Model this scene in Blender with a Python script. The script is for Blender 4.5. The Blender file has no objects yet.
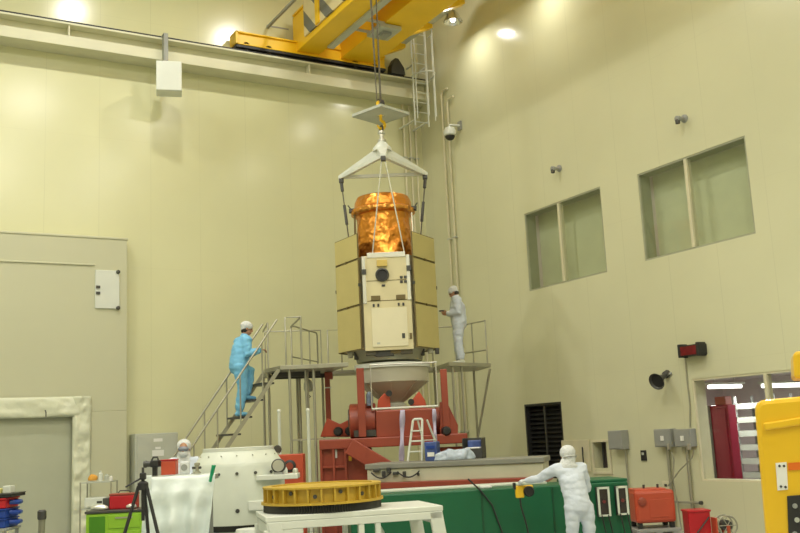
import bpy, bmesh, math, random
from mathutils import Vector, Matrix, noise
random.seed(7)
sc = bpy.context.scene
COL = sc.collection
# ------------------------------------------------------------------ camera
F = 960.0
H = 2.0
YAW, PIT, ROL = [math.radians(a) for a in (30.03, 9.95, -2.74)]
fw = Vector((math.sin(YAW) * math.cos(PIT), math.cos(YAW) * math.cos(PIT), math.sin(PIT)))
rt = Vector((math.cos(YAW), -math.sin(YAW), 0))
up = rt.cross(fw)
rt2 = rt * math.cos(ROL) + up * math.sin(ROL)
up2 = -rt * math.sin(ROL) + up * math.cos(ROL)
EYE = Vector((0, 0, H))
cd = bpy.data.cameras.new('camera')
cam = bpy.data.objects.new('camera', cd)
COL.objects.link(cam)
cd.sensor_width = 36.0
cd.lens = F / 800 * 36.0
cd.clip_end = 200
mw = Matrix((( rt2.x, up2.x, -fw.x, 0), (rt2.y, up2.y, -fw.y, 0), (rt2.z, up2.z, -fw.z, H), (0, 0, 0, 1)))
cam.matrix_world = mw
sc.camera = cam


def ray(px, py):
    return fw * F + rt2 * (px - 400) - up2 * (py - 266.5)


def at(px, py, X=None, Y=None, Z=None, D=None):
    """surveyed point of the hall: the sight line through a pixel met with a wall, a level or a distance"""
    r = ray(px, py)
    if X is not None:
        t = X / r.x
    elif Y is not None:
        t = Y / r.y
    elif Z is not None:
        t = (Z - H) / r.z
    else:
        t = D / F
    return EYE + r * t


def zat(X, Y, py):
    """height above floor point (X, Y) that is seen on pixel row py"""
    lo, hi = -3.0, 16.0
    for _ in range(50):
        m = (lo + hi) / 2
        q = Vector((X, Y, m)) - EYE
        yy = 266.5 - F * q.dot(up2) / q.dot(fw)
        if yy > py:
            lo = m
        else:
            hi = m
    return (lo + hi) / 2


XR, YB = 13.62, 22.01            # right wall and back wall
V = Vector
ZA = V((0, 0, 1))

# ------------------------------------------------------------------ materials
MATS = {}


def mat(name, col, rough=0.5, metal=0.0, spec=0.5, var=0.06, vscale=3.0, bump=0.0, bscale=20.0, emit=None, estr=0.0, coat=0.0):
    if name in MATS:
        return MATS[name]
    m = bpy.data.materials.new(name)
    m.use_nodes = True
    nt = m.node_tree
    b = nt.nodes['Principled BSDF']
    b.inputs['Roughness'].default_value = rough
    b.inputs['Metallic'].default_value = metal
    b.inputs['Specular IOR Level'].default_value = spec
    b.inputs['Coat Weight'].default_value = coat
    tc = nt.nodes.new('ShaderNodeTexCoord')
    if var > 0:
        n = nt.nodes.new('ShaderNodeTexNoise')
        n.inputs['Scale'].default_value = vscale
        n.inputs['Detail'].default_value = 4
        nt.links.new(tc.outputs['Object'], n.inputs['Vector'])
        r = nt.nodes.new('ShaderNodeValToRGB')
        r.color_ramp.elements[0].position = 0.3
        r.color_ramp.elements[1].position = 0.7
        r.color_ramp.elements[0].color = tuple(c * (1 - var) for c in col) + (1,)
        r.color_ramp.elements[1].color = tuple(min(1, c * (1 + var)) for c in col) + (1,)
        nt.links.new(n.outputs['Fac'], r.inputs['Fac'])
        nt.links.new(r.outputs['Color'], b.inputs['Base Color'])
    else:
        b.inputs['Base Color'].default_value = tuple(col) + (1,)
    if bump > 0:
        n2 = nt.nodes.new('ShaderNodeTexNoise')
        n2.inputs['Scale'].default_value = bscale
        n2.inputs['Detail'].default_value = 3
        nt.links.new(tc.outputs['Object'], n2.inputs['Vector'])
        bp = nt.nodes.new('ShaderNodeBump')
        bp.inputs['Strength'].default_value = bump
        bp.inputs['Distance'].default_value = 0.05
        nt.links.new(n2.outputs['Fac'], bp.inputs['Height'])
        nt.links.new(bp.outputs['Normal'], b.inputs['Normal'])
    if emit:
        b.inputs['Emission Color'].default_value = tuple(emit) + (1,)
        b.inputs['Emission Strength'].default_value = estr
    MATS[name] = m
    return m


def lin(r, g, b):
    f = lambda c: (c / 255 / 12.92) if c <= 10 else ((c / 255 + 0.055) / 1.055) ** 2.4
    return (f(r), f(g), f(b))


def wall_mat(name, col, axis, rough=0.3, seam=1.2, hseam=3.05):
    """glossy painted cleanroom panel with fine seams between panels"""
    m = bpy.data.materials.new(name)
    m.use_nodes = True
    nt = m.node_tree
    L = nt.links.new
    b = nt.nodes['Principled BSDF']
    b.inputs['Roughness'].default_value = rough
    b.inputs['Specular IOR Level'].default_value = 0.5
    g = nt.nodes.new('ShaderNodeNewGeometry')
    s = nt.nodes.new('ShaderNodeSeparateXYZ')
    L(g.outputs['Position'], s.inputs[0])

    def seamfac(sock, period, w):
        d = nt.nodes.new('ShaderNodeMath'); d.operation = 'DIVIDE'; d.inputs[1].default_value = period
        L(sock, d.inputs[0])
        fr = nt.nodes.new('ShaderNodeMath'); fr.operation = 'FRACT'
        L(d.outputs[0], fr.inputs[0])
        c = nt.nodes.new('ShaderNodeMath'); c.operation = 'LESS_THAN'; c.inputs[1].default_value = w / period
        L(fr.outputs[0], c.inputs[0])
        return c.outputs[0]
    a = seamfac(s.outputs[axis], seam, 0.014)
    c = seamfac(s.outputs['Z'], hseam, 0.014)
    mx = nt.nodes.new('ShaderNodeMath'); mx.operation = 'MULTIPLY_ADD'
    L(c, mx.inputs[0]); mx.inputs[1].default_value = 0.4; L(a, mx.inputs[2])
    n = nt.nodes.new('ShaderNodeTexNoise')
    n.inputs['Scale'].default_value = 0.35
    n.inputs['Detail'].default_value = 3
    L(g.outputs['Position'], n.inputs['Vector'])
    r = nt.nodes.new('ShaderNodeValToRGB')
    r.color_ramp.elements[0].position = 0.35
    r.color_ramp.elements[1].position = 0.65
    r.color_ramp.elements[0].color = tuple(x * 0.965 for x in col) + (1,)
    r.color_ramp.elements[1].color = tuple(min(1, x * 1.03) for x in col) + (1,)
    L(n.outputs['Fac'], r.inputs['Fac'])
    mix = nt.nodes.new('ShaderNodeMixRGB')
    mix.inputs[2].default_value = tuple(x * 0.93 for x in col) + (1,)
    L(r.outputs['Color'], mix.inputs[1]); L(mx.outputs[0], mix.inputs[0])
    L(mix.outputs[0], b.inputs['Base Color'])
    MATS[name] = m
    return m


def foil_mat(name, col, scale=5.0, strength=1.0, rough=0.22):
    m = bpy.data.materials.new(name)
    m.use_nodes = True
    nt = m.node_tree
    L = nt.links.new
    b = nt.nodes['Principled BSDF']
    b.inputs['Base Color'].default_value = tuple(col) + (1,)
    b.inputs['Metallic'].default_value = 1.0
    b.inputs['Roughness'].default_value = rough
    tc = nt.nodes.new('ShaderNodeTexCoord')
    v = nt.nodes.new('ShaderNodeTexVoronoi')
    v.inputs['Scale'].default_value = scale
    n = nt.nodes.new('ShaderNodeTexNoise')
    n.inputs['Scale'].default_value = scale * 1.1
    n.inputs['Detail'].default_value = 2
    L(tc.outputs['Object'], v.inputs['Vector']); L(tc.outputs['Object'], n.inputs['Vector'])
    ad = nt.nodes.new('ShaderNodeMath'); ad.operation = 'MULTIPLY_ADD'; ad.inputs[1].default_value = 0.35
    L(v.outputs['Distance'], ad.inputs[0]); L(n.outputs['Fac'], ad.inputs[2])
    bp = nt.nodes.new('ShaderNodeBump')
    bp.inputs['Strength'].default_value = strength
    bp.inputs['Distance'].default_value = 0.12
    L(ad.outputs[0], bp.inputs['Height']); L(bp.outputs['Normal'], b.inputs['Normal'])
    MATS[name] = m
    return m


def glass_mat(name, tint=(0.93, 0.95, 0.92), refl=0.1):
    m = bpy.data.materials.new(name)
    m.use_nodes = True
    nt = m.node_tree
    nt.nodes.clear()
    out = nt.nodes.new('ShaderNodeOutputMaterial')
    tr = nt.nodes.new('ShaderNodeBsdfTransparent')
    tr.inputs[0].default_value = tuple(tint) + (1,)
    gl = nt.nodes.new('ShaderNodeBsdfGlossy')
    gl.inputs['Roughness'].default_value = 0.02
    fr = nt.nodes.new('ShaderNodeFresnel')
    fr.inputs[0].default_value = 1.5
    mx = nt.nodes.new('ShaderNodeMixShader')
    ge = nt.nodes.new('ShaderNodeNewGeometry')
    iv = nt.nodes.new('ShaderNodeMath'); iv.operation = 'SUBTRACT'; iv.inputs[0].default_value = 1.0
    nt.links.new(ge.outputs['Backfacing'], iv.inputs[1])
    ml = nt.nodes.new('ShaderNodeMath'); ml.operation = 'MULTIPLY'
    nt.links.new(fr.outputs[0], ml.inputs[0]); nt.links.new(iv.outputs[0], ml.inputs[1])
    nt.links.new(ml.outputs[0], mx.inputs[0])
    nt.links.new(tr.outputs[0], mx.inputs[1]); nt.links.new(gl.outputs[0], mx.inputs[2])
    nt.links.new(mx.outputs[0], out.inputs[0])
    MATS[name] = m
    return m


CREAM = (0.67, 0.665, 0.425)
M_wallb = wall_mat('cream_wall_panels_back', CREAM, 'X', 0.19)
M_wallr = wall_mat('cream_wall_panels_right', (0.645, 0.64, 0.44), 'Y', 0.19)
M_house = mat('cream_housing', (0.545, 0.545, 0.385), 0.4, var=0.02, vscale=0.6)
M_ceil = mat('ceiling_white', (0.75, 0.73, 0.62), 0.8, var=0.02)
M_floor = mat('floor_epoxy', (0.42, 0.44, 0.42), 0.25, var=0.05, vscale=1.0)
M_beam = mat('runway_beige', (0.66, 0.65, 0.48), 0.45, var=0.05, vscale=1)
M_white = mat('white_paint', (0.67, 0.70, 0.64), 0.35, var=0.03)
M_white2 = mat('off_white_enamel', (0.62, 0.66, 0.58), 0.4, var=0.04)
M_yel = mat('crane_yellow', (0.90, 0.56, 0.012), 0.38, var=0.05, vscale=1.2)
M_yel2 = mat('machine_yellow', (0.82, 0.50, 0.015), 0.28, var=0.03, coat=0.3)
M_dark = mat('black_rubber', (0.02, 0.02, 0.02), 0.5, var=0.1)
M_dgrey = mat('dark_grey_steel', (0.07, 0.07, 0.065), 0.45, metal=0.3)
M_grey = mat('grey_enamel', (0.30, 0.31, 0.29), 0.45)
M_lgrey = mat('light_grey_enamel', (0.48, 0.50, 0.43), 0.45)
M_alu = mat('aluminium', (0.62, 0.61, 0.55), 0.38, metal=0.75)
M_galv = mat('galvanised_tube', (0.40, 0.39, 0.31), 0.42, metal=0.55)
M_red = mat('red_steel', (0.31, 0.060, 0.034), 0.4, var=0.10, vscale=2)
M_red2 = mat('orange_red_enamel', (0.50, 0.075, 0.035), 0.4, var=0.06)
M_redbright = mat('bright_red', (0.50, 0.01, 0.02), 0.35)
M_green = mat('green_paint', (0.003, 0.105, 0.042), 0.42, var=0.08, vscale=1.2)
M_lime = mat('lime_green', (0.26, 0.50, 0.03), 0.4)
M_limed = mat('green_door', (0.06, 0.22, 0.01), 0.4)
M_slab = mat('cream_grey_table', (0.56, 0.55, 0.42), 0.45, var=0.06)
M_slabt = mat('grey_table_top', (0.26, 0.26, 0.22), 0.5)
M_cone = mat('cone_white', (0.50, 0.48, 0.38), 0.4, var=0.03)
M_panel = mat('solar_panel_face', (0.56, 0.48, 0.20), 0.42, metal=0.15, var=0.03)
M_panele = mat('panel_edge', (0.16, 0.12, 0.04), 0.5)
M_sat = mat('satellite_skin', (0.68, 0.61, 0.38), 0.42, metal=0.1, var=0.04)
M_satl = mat('satellite_cover_white', (0.76, 0.71, 0.50), 0.4, var=0.02)
M_silver = mat('silver_tape', (0.80, 0.80, 0.76), 0.25, metal=0.6)
M_gold = foil_mat('orange_foil', (0.74, 0.30, 0.055), 3.6, 0.6, 0.30)
M_gold2 = foil_mat('orange_foil_rim', (0.80, 0.36, 0.08), 8.0, 0.6, 0.3)
M_ring = mat('yellow_ring_primer', (0.50, 0.33, 0.035), 0.45, var=0.1, vscale=5)
M_blue = mat('blue_plastic', (0.01, 0.05, 0.30), 0.4)
M_bluebox = mat('blue_case', (0.06, 0.10, 0.30), 0.4, var=0.3, vscale=6)
M_suitw = mat('white_cleanroom_cloth', (0.61, 0.67, 0.77), 0.8, var=0.03, bump=0.3, bscale=9)
M_suitb = mat('blue_cleanroom_cloth', (0.19, 0.50, 0.78), 0.8, var=0.05, bump=0.35, bscale=9)
M_cap = mat('white_cap_cloth', (0.66, 0.68, 0.69), 0.85, var=0.02, bump=0.4, bscale=30)
M_skin = mat('skin', (0.42, 0.22, 0.13), 0.55, var=0.04)
M_hair = mat('black_hair', (0.015, 0.012, 0.01), 0.5)
M_eye = mat('eye_dark', (0.02, 0.015, 0.012), 0.2)
M_lip = mat('lip', (0.32, 0.12, 0.09), 0.5)
M_sheet = mat('white_plastic_sheet', (0.70, 0.77, 0.75), 0.3, var=0.03, bump=0.5, bscale=3)
M_wrap = mat('cream_plastic_wrap', (0.68, 0.70, 0.54), 0.3, var=0.03, bump=0.6, bscale=3)
M_door = mat('grey_glossy_door', (0.45, 0.47, 0.36), 0.14, var=0.02)
M_glass = glass_mat('window_glass')
M_frame = mat('window_frame_cream', (0.66, 0.62, 0.44), 0.4)
M_reveal = mat('window_reveal_grey', (.36, .37, .26), .5)
M_blind = mat('pale_green_blind', (0.63, 0.64, 0.46), 0.6, var=0.04)
M_inner = mat('control_room_wall', (0.70, 0.62, 0.62), 0.6, var=0.03)
M_lamp = mat('lamp_glow', (1, 1, 1), 0.5, var=0, emit=(1.0, 0.96, 0.86), estr=12)
M_tube = mat('fluorescent_glow', (1, 1, 1), 0.5, var=0, emit=(1.0, 0.97, 0.95), estr=5)
M_cabred = mat('cabinet_red', (.28, .02, .045), .3)
M_led = mat('red_display', (0.16, 0.006, 0.012), 0.3, var=0.3, vscale=12)
M_lav = mat('lavender_strap', (0.50, 0.45, 0.62), 0.5)
M_glabel = mat('paper_label', (0.8, 0.8, 0.76), 0.6, var=0.02)
M_orange = mat('orange_strip', (0.75, 0.16, 0.01), 0.4)
M_clip = mat('green_clip', (0.0, 0.28, 0.13), 0.4)
M_rope = mat('dark_wire_rope', (0.12, 0.11, 0.08), 0.5, metal=0.3)
M_chrome = mat('chrome', (0.7, 0.7, 0.68), 0.15, metal=1.0)


def stripe_mat():
    m = bpy.data.materials.new('hazard_stripes')
    m.use_nodes = True
    nt = m.node_tree
    L = nt.links.new
    b = nt.nodes['Principled BSDF']
    b.inputs['Roughness'].default_value = 0.5
    g = nt.nodes.new('ShaderNodeNewGeometry')
    s = nt.nodes.new('ShaderNodeSeparateXYZ')
    L(g.outputs['Position'], s.inputs[0])
    a = nt.nodes.new('ShaderNodeMath'); a.operation = 'SUBTRACT'
    L(s.outputs['Z'], a.inputs[0]); L(s.outputs['Y'], a.inputs[1])
    d = nt.nodes.new('ShaderNodeMath'); d.operation = 'MULTIPLY'; d.inputs[1].default_value = 1.05
    L(a.outputs[0], d.inputs[0])
    f = nt.nodes.new('ShaderNodeMath'); f.operation = 'FRACT'
    L(d.outputs[0], f.inputs[0])
    c = nt.nodes.new('ShaderNodeMath'); c.operation = 'LESS_THAN'; c.inputs[1].default_value = 0.42
    L(f.outputs[0], c.inputs[0])
    mx = nt.nodes.new('ShaderNodeMixRGB')
    mx.inputs[1].default_value = (0.75, 0.66, 0.40, 1)
    mx.inputs[2].default_value = (0.17, 0.18, 0.17, 1)
    L(c.outputs[0], mx.inputs[0]); L(mx.outputs[0], b.inputs['Base Color'])
    return m


M_haz = stripe_mat()


# ------------------------------------------------------------------ mesh builder (world coordinates)
def basis(d):
    d = d.normalized()
    a = ZA if abs(d.z) < 0.95 else V((1, 0, 0))
    x = d.cross(a).normalized()
    return x, x.cross(d).normalized(), d


class MB:
    def __init__(self):
        self.v = []
        self.f = []

    def add(self, vs, fs):
        n = len(self.v)
        self.v += [V(p) for p in vs]
        self.f += [[i + n for i in q] for q in fs]
        return self

    def box(self, c, s, ax=None):
        c = V(c)
        X, Y, Z = ax if ax else (V((1, 0, 0)), V((0, 1, 0)), ZA)
        hx, hy, hz = s[0] / 2, s[1] / 2, s[2] / 2
        vs = [c + X * (hx * i) + Y * (hy * j) + Z * (hz * k) for k in (-1, 1) for j in (-1, 1) for i in (-1, 1)]
        return self.add(vs, [[0, 2, 3, 1], [4, 5, 7, 6], [0, 1, 5, 4], [2, 6, 7, 3], [0, 4, 6, 2], [1, 3, 7, 5]])

    def b2(self, x0, x1, y0, y1, z0, z1):
        return self.box(((x0 + x1) / 2, (y0 + y1) / 2, (z0 + z1) / 2), (abs(x1 - x0), abs(y1 - y0), abs(z1 - z0)))

    def bar(self, p, q, w, h=None, side=None):
        p, q = V(p), V(q)
        h = h or w
        d = (q - p)
        x, y, dd = basis(d)
        if side is not None:
            x = (V(side) - dd * V(side).dot(dd)).normalized()
            y = dd.cross(x)
        return self.box((p + q) / 2, (w, h, d.length), (x, y, dd))

    def tube(self, pts, r, n=10, cap=True):
        pts = [V(p) for p in pts]
        rs = r if isinstance(r, (list, tuple)) else [r] * len(pts)
        vs, fs = [], []
        x = None
        for i, p in enumerate(pts):
            d = (pts[min(i + 1, len(pts) - 1)] - pts[max(i - 1, 0)]).normalized()
            if x is None:
                x, y, _ = basis(d)
            else:
                x = (x - d * x.dot(d)).normalized()
                y = x.cross(d) * -1
            y = d.cross(x)
            for k in range(n):
                a = 2 * math.pi * k / n
                vs.append(p + (x * math.cos(a) + y * math.sin(a)) * rs[i])
        for i in range(len(pts) - 1):
            for k in range(n):
                k2 = (k + 1) % n
                fs.append([i * n + k, i * n + k2, (i + 1) * n + k2, (i + 1) * n + k])
        if cap:
            fs.append(list(range(n))[::-1])
            fs.append([(len(pts) - 1) * n + k for k in range(n)])
        return self.add(vs, fs)

    def lathe(self, c, prof, n=48, axis=None, close=True):
        """prof: list of (radius, height along axis) bottom to top"""
        c = V(c)
        if axis is None:
            x, y, d = V((1, 0, 0)), V((0, 1, 0)), ZA
        else:
            x, y, d = basis(V(axis))
            y = d.cross(x)
        vs, fs = [], []
        m = len(prof)
        for (r, h) in prof:
            for k in range(n):
                a = 2 * math.pi * k / n
                vs.append(c + d * h + (x * math.cos(a) + y * math.sin(a)) * max(r, 1e-4))
        for i in range(m - 1):
            for k in range(n):
                k2 = (k + 1) % n
                fs.append([i * n + k, i * n + k2, (i + 1) * n + k2, (i + 1) * n + k])
        if close:
            fs.append(list(range(n))[::-1])
            fs.append([(m - 1) * n + k for k in range(n)])
        return self.add(vs, fs)

    def ell(self, c, r, ax=None, nu=20, nv=12):
        c = V(c)
        X, Y, Z = ax if ax else (V((1, 0, 0)), V((0, 1, 0)), ZA)
        vs, fs = [c - Z * r[2]], []
        for j in range(1, nv):
            t = math.pi * j / nv - math.pi / 2
            for k in range(nu):
                a = 2 * math.pi * k / nu
                vs.append(c + X * (r[0] * math.cos(t) * math.cos(a)) + Y * (r[1] * math.cos(t) * math.sin(a)) + Z * (r[2] * math.sin(t)))
        vs.append(c + Z * r[2])
        top = len(vs) - 1
        for k in range(nu):
            k2 = (k + 1) % nu
            fs.append([0, 1 + k2, 1 + k])
            fs.append([top, top - nu + k, top - nu + k2])
            for j in range(nv - 2):
                fs.append([1 + j * nu + k, 1 + j * nu + k2, 1 + (j + 1) * nu + k2, 1 + (j + 1) * nu + k])
        return self.add(vs, fs)

    def limb(self, pts, rs, n=14, lat=None):
        """rounded tapering tube; rs entries are r or (a, b) with a along lat"""
        pts = [V(p) for p in pts]
        P, R = [], []
        rr = [(r, r) if not isinstance(r, tuple) else r for r in rs]
        d0 = (pts[0] - pts[1]).normalized()
        d1 = (pts[-1] - pts[-2]).normalized()
        for t in (0.999, 0.8, 0.45):
            k = math.sqrt(1 - t * t)
            P.append(pts[0] + d0 * (min(rr[0]) * t)); R.append((rr[0][0] * k, rr[0][1] * k))
        P += pts; R += rr
        for t in (0.45, 0.8, 0.999):
            k = math.sqrt(1 - t * t)
            P.append(pts[-1] + d1 * (min(rr[-1]) * t)); R.append((rr[-1][0] * k, rr[-1][1] * k))
        vs, fs = [], []
        x = None
        for i, p in enumerate(P):
            d = (P[min(i + 1, len(P) - 1)] - P[max(i - 1, 0)]).normalized()
            if x is None:
                x = V(lat) if lat is not None else basis(d)[0]
            x = (x - d * x.dot(d)).normalized()
            y = d.cross(x)
            for k in range(n):
                a = 2 * math.pi * k / n
                vs.append(p + x * (math.cos(a) * max(R[i][0], 1e-4)) + y * (math.sin(a) * max(R[i][1], 1e-4)))
        m = len(P)
        for i in range(m - 1):
            for k in range(n):
                k2 = (k + 1) % n
                fs.append([i * n + k, i * n + k2, (i + 1) * n + k2, (i + 1) * n + k])
        fs.append(list(range(n))[::-1]); fs.append([(m - 1) * n + k for k in range(n)])
        return self.add(vs, fs)

    def prism(self, poly, d):
        poly = [V(p) for p in poly]
        d = V(d)
        n = len(poly)
        fs = [list(range(n))[::-1], [n + i for i in range(n)]]
        for i in range(n):
            j = (i + 1) % n
            fs.append([i, j, n + j, n + i])
        return self.add(poly + [p + d for p in poly], fs)

    def grid(self, fn, nu, nv, thick=None):
        vs = [fn(i / nu, j / nv) for j in range(nv + 1) for i in range(nu + 1)]
        w = nu + 1
        fs = [[j * w + i, j * w + i + 1, (j + 1) * w + i + 1, (j + 1) * w + i] for j in range(nv) for i in range(nu)]
        return self.add(vs, fs)

    def build(self, name, m, parent=None, loc=None, bevel=0.0, smooth=None, solid=0.0):
        base = V((0, 0, 0))
        if parent is not None:
            q = parent
            while q is not None:
                base += q.location
                q = q.parent
        l = V(loc) if loc is not None else V((0, 0, 0))
        me = bpy.data.meshes.new(name)
        me.from_pydata([tuple(p - base - l) for p in self.v], [], self.f)
        bm = bmesh.new()
        bm.from_mesh(me)
        bmesh.ops.recalc_face_normals(bm, faces=bm.faces)
        bm.to_mesh(me)
        bm.free()
        me.validate()
        me.materials.append(m)
        o = bpy.data.objects.new(name, me)
        COL.objects.link(o)
        if parent is not None:
            o.parent = parent
        o.location = l
        if smooth is not None:
            me.polygons.foreach_set('use_smooth', [True] * len(me.polygons))
            if smooth < 180:
                md = None
                try:
                    me.set_sharp_from_angle(angle=math.radians(smooth))
                except Exception:
                    pass
        if solid > 0:
            md = o.modifiers.new('solid', 'SOLIDIFY'); md.thickness = solid; md.offset = 0
        if bevel > 0:
            md = o.modifiers.new('bevel', 'BEVEL'); md.width = bevel; md.segments = 2; md.limit_method = 'ANGLE'
            md.angle_limit = math.radians(40)
        return o


def tag(o, label=None, cat=None, group=None, kind=None):
    if label: o['label'] = label
    if cat: o['category'] = cat
    if group: o['group'] = group
    if kind: o['kind'] = kind
    return o


def thing(name, label, cat, loc, group=None):
    o = bpy.data.objects.new(name, None)
    o.empty_display_size = 0.2
    COL.objects.link(o)
    o.location = V(loc)
    return tag(o, label, cat, group)


def single(mb, name, m, label, cat, loc=None, group=None, **k):
    """a thing that is one mesh, origin at its base"""
    if loc is None:
        n = len(mb.v)
        loc = V((sum(p.x for p in mb.v) / n, sum(p.y for p in mb.v) / n, min(p.z for p in mb.v)))
    return tag(mb.build(name, m, None, loc, **k), label, cat, group)


def struct(mb, name, m, **k):
    return tag(mb.build(name, m, None, None, **k), kind='structure')


def copy_thing(o, loc, label=None):
    c = o.copy(); COL.objects.link(c); c.location = V(loc)
    if label: c['label'] = label
    for ch in o.children:
        d = ch.copy(); COL.objects.link(d); d.parent = c
        for g in ch.children:
            e = g.copy(); COL.objects.link(e); e.parent = d
    return c


def arc(p0, p1, sag, n=12):
    p0, p1 = V(p0), V(p1)
    return [p0.lerp(p1, i / n) - ZA * (sag * 4 * (i / n) * (1 - i / n)) for i in range(n + 1)]

# ================================================================== SETTING
X0, Y0, ZC = -9.0, -7.0, 15.5


def holed_wall(holes, a0, a1, z0, z1, place):
    """wall slab cut into cells around rectangular holes; place(a0,a1,z0,z1) adds one cell"""
    A = sorted({a0, a1} | {h[0] for h in holes} | {h[1] for h in holes})
    Z = sorted({z0, z1} | {h[2] for h in holes} | {h[3] for h in holes})
    for i in range(len(A) - 1):
        for j in range(len(Z) - 1):
            ca, cz = (A[i] + A[i + 1]) / 2, (Z[j] + Z[j + 1]) / 2
            if any(h[0] < ca < h[1] and h[2] < cz < h[3] for h in holes):
                continue
            place(A[i], A[i + 1], Z[j], Z[j + 1])


struct(MB().b2(X0, 17.5, Y0, YB + .3, -.2, 0), 'floor', M_floor)
struct(MB().b2(X0, XR + .3, Y0, YB + .3, ZC, ZC + .2), 'ceiling', M_ceil)
struct(MB().b2(X0, XR + .3, YB, YB + .3, 0, ZC), 'wall_back', M_wallb)
struct(MB().b2(X0 - .3, X0, Y0, YB, 0, ZC), 'wall_left', M_house)
struct(MB().b2(X0, XR + .3, Y0 - .3, Y0, 0, ZC), 'wall_front', M_house)
W1 = (14.95, 17.62, 5.14, 6.98)
W2 = (11.12, 13.84, 5.17, 6.95)
W3 = (9.6, 12.93, .91, 2.77)
VENT = (16.78, 18.12, .9, 2.56)
HAT = (15.43, 15.82, 1.13, 1.66)
wr = MB()
holed_wall([W1, W2, W3, VENT, HAT], Y0, YB, 0, ZC, lambda a, b, c, d: wr.b2(XR, XR + .3, a, b, c, d))
struct(wr, 'wall_right', M_wallr)


def frame_ring(mb, a0, a1, z0, z1, w, x0, x1):
    mb.b2(x0, x1, a0, a0 + w, z0, z1); mb.b2(x0, x1, a1 - w, a1, z0, z1)
    mb.b2(x0, x1, a0 + w, a1 - w, z0, z0 + w); mb.b2(x0, x1, a0 + w, a1 - w, z1 - w, z1)


def window(n, W, mull, blind):
    r = thing('window_%d' % n, None, None, (XR, (W[0] + W[1]) / 2, W[2]))
    r['kind'] = 'structure'
    m = MB(); frame_ring(m, *W, .035, XR + .012, XR + .30)
    m.build('window_frame', M_reveal if blind else M_frame, r)
    MB().b2(XR + .0, XR + .12, mull - .035, mull + .035, W[2] + .035, W[3] - .035).build('mullion', M_frame, r)
    for a, b in ((W[0] + .035, mull - .035), (mull + .035, W[1] - .035)):
        MB().b2(XR + .05, XR + .062, a, b, W[2] + .035, W[3] - .035).build('pane', M_glass, r)
    if blind:
        MB().b2(XR + .42, XR + .45, W[0] - .2, W[1] + .2, W[2] - .1, W[3] + .1).build('blind', M_blind, r)
        m = MB()
        m.b2(XR + .3, XR + .5, W[0] - .22, W[0] + .0, W[2] - .1, W[3] + .1); m.b2(XR + .3, XR + .5, W[1] - .0, W[1] + .22, W[2] - .1, W[3] + .1)
        m.b2(XR + .3, XR + .5, W[0], W[1], W[2] - .1, W[2]); m.b2(XR + .3, XR + .5, W[0], W[1], W[3], W[3] + .1)
        m.build('reveal', M_inner, r)
    return r


window(1, W1, 16.37, True)
window(2, W2, 12.56, True)
window(3, W3, 11.27, False)

# control room behind the lower window
cx0, cx1, cy0, cy1 = XR + .3, 17.4, 9.0, 15.6
m = MB()
m.b2(cx1, cx1 + .1, cy0, cy1, 0, 3.2); m.b2(cx0, cx1, cy1, cy1 + .1, 0, 3.2); m.b2(cx0, cx1, cy0 - .1, cy0, 0, 3.2)
m.b2(cx0, cx1, cy0, cy1, 2.86, 3.2)
struct(m, 'wall_control_room', M_inner)


def strip_light(px, py, x1, label):
    p = at(px, py, X=14.6)
    y, z, ln = p.y, p.z, x1 - 14.6
    r = thing('strip_light', label, 'light', (14.6 + ln / 2, y, z), 'strip lights of the control room')
    MB().b2(14.6, x1, y - .09, y + .09, z + .06, z + .10).build('housing', M_white, r)
    MB().tube([(14.62, y, z + .02), (x1 - .02, y, z + .02)], .04, 10).build('tube', M_tube, r, smooth=60)
    for x in (14.8, x1 - .2):
        MB().tube([(x, y, z + .10), (x, y, 2.859)], .012, 8).build('ceiling_mount', M_white, r)
    l = bpy.data.lights.new('tube_light', 'AREA'); l.shape = 'RECTANGLE'; l.size = ln; l.size_y = .12; l.energy = 65
    o = bpy.data.objects.new('tube_light', l); COL.objects.link(o); o.location = (14.6 + ln / 2, y, z - .05)


strip_light(708, 388, 15.55, 'fluorescent strip light behind the lower window, left of its mullion')
strip_light(762, 387, 16.2, 'fluorescent strip light behind the lower window, right of its mullion')

# red cabinet and shelf rack in the control room
p = at(722, 478, X=14.3)
cy = p.y
r = thing('red_cabinet', 'tall glossy red cabinet standing behind the lower window', 'cabinet', (14.5, cy, 0))
yl, yr_ = at(711, 440, X=14.3).y, at(731, 440, X=14.3).y
zt_ = at(722, 405, X=14.3).z
MB().b2(14.3, 14.52, yr_, yl, .12, zt_).build('body', M_cabred, r, bevel=.02)
MB().b2(14.24, 14.3, yl - .06, yl, .12, zt_).build('side_trim', M_grey, r)
MB().b2(14.28, 14.3, yr_ + .05, yl - .1, .5, zt_ - .06).build('door', M_cabred, r, bevel=.008)
MB().b2(14.33, 14.5, yl - .42, yl - .16, zt_, zt_ + .16).build('top_box', M_red, r, bevel=.01)
for yy in (yl - .1, yr_ + .1):
    for xx in (14.35, 14.47):
        MB().lathe((xx, yy, 0), [(.05, 0), (.05, .12)], 12).build('foot', M_dark, r)
sy0, sy1 = at(780, 440, X=15.6).y, at(741, 440, X=15.6).y
r = thing('shelf_rack', 'grey open shelf rack with pale boards behind the lower window', 'shelf', (15.8, (sy0 + sy1) / 2, 0))
for yy in (sy0, sy1):
    for xx in (15.55, 16.05):
        MB().b2(xx - .02, xx + .02, yy - .02, yy + .02, 0, 2.45).build('post', M_grey, r)
for k in range(8):
    z = .3 + k * .27
    MB().b2(15.53, 16.07, sy0, sy1, z, z + .11).build('shelf', M_lgrey, r)
for i, (yy, zz) in enumerate(((at(727, 476, X=14.1).y, 1.0), (at(737, 474, X=14.1).y, 1.02))):
    pass

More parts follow.
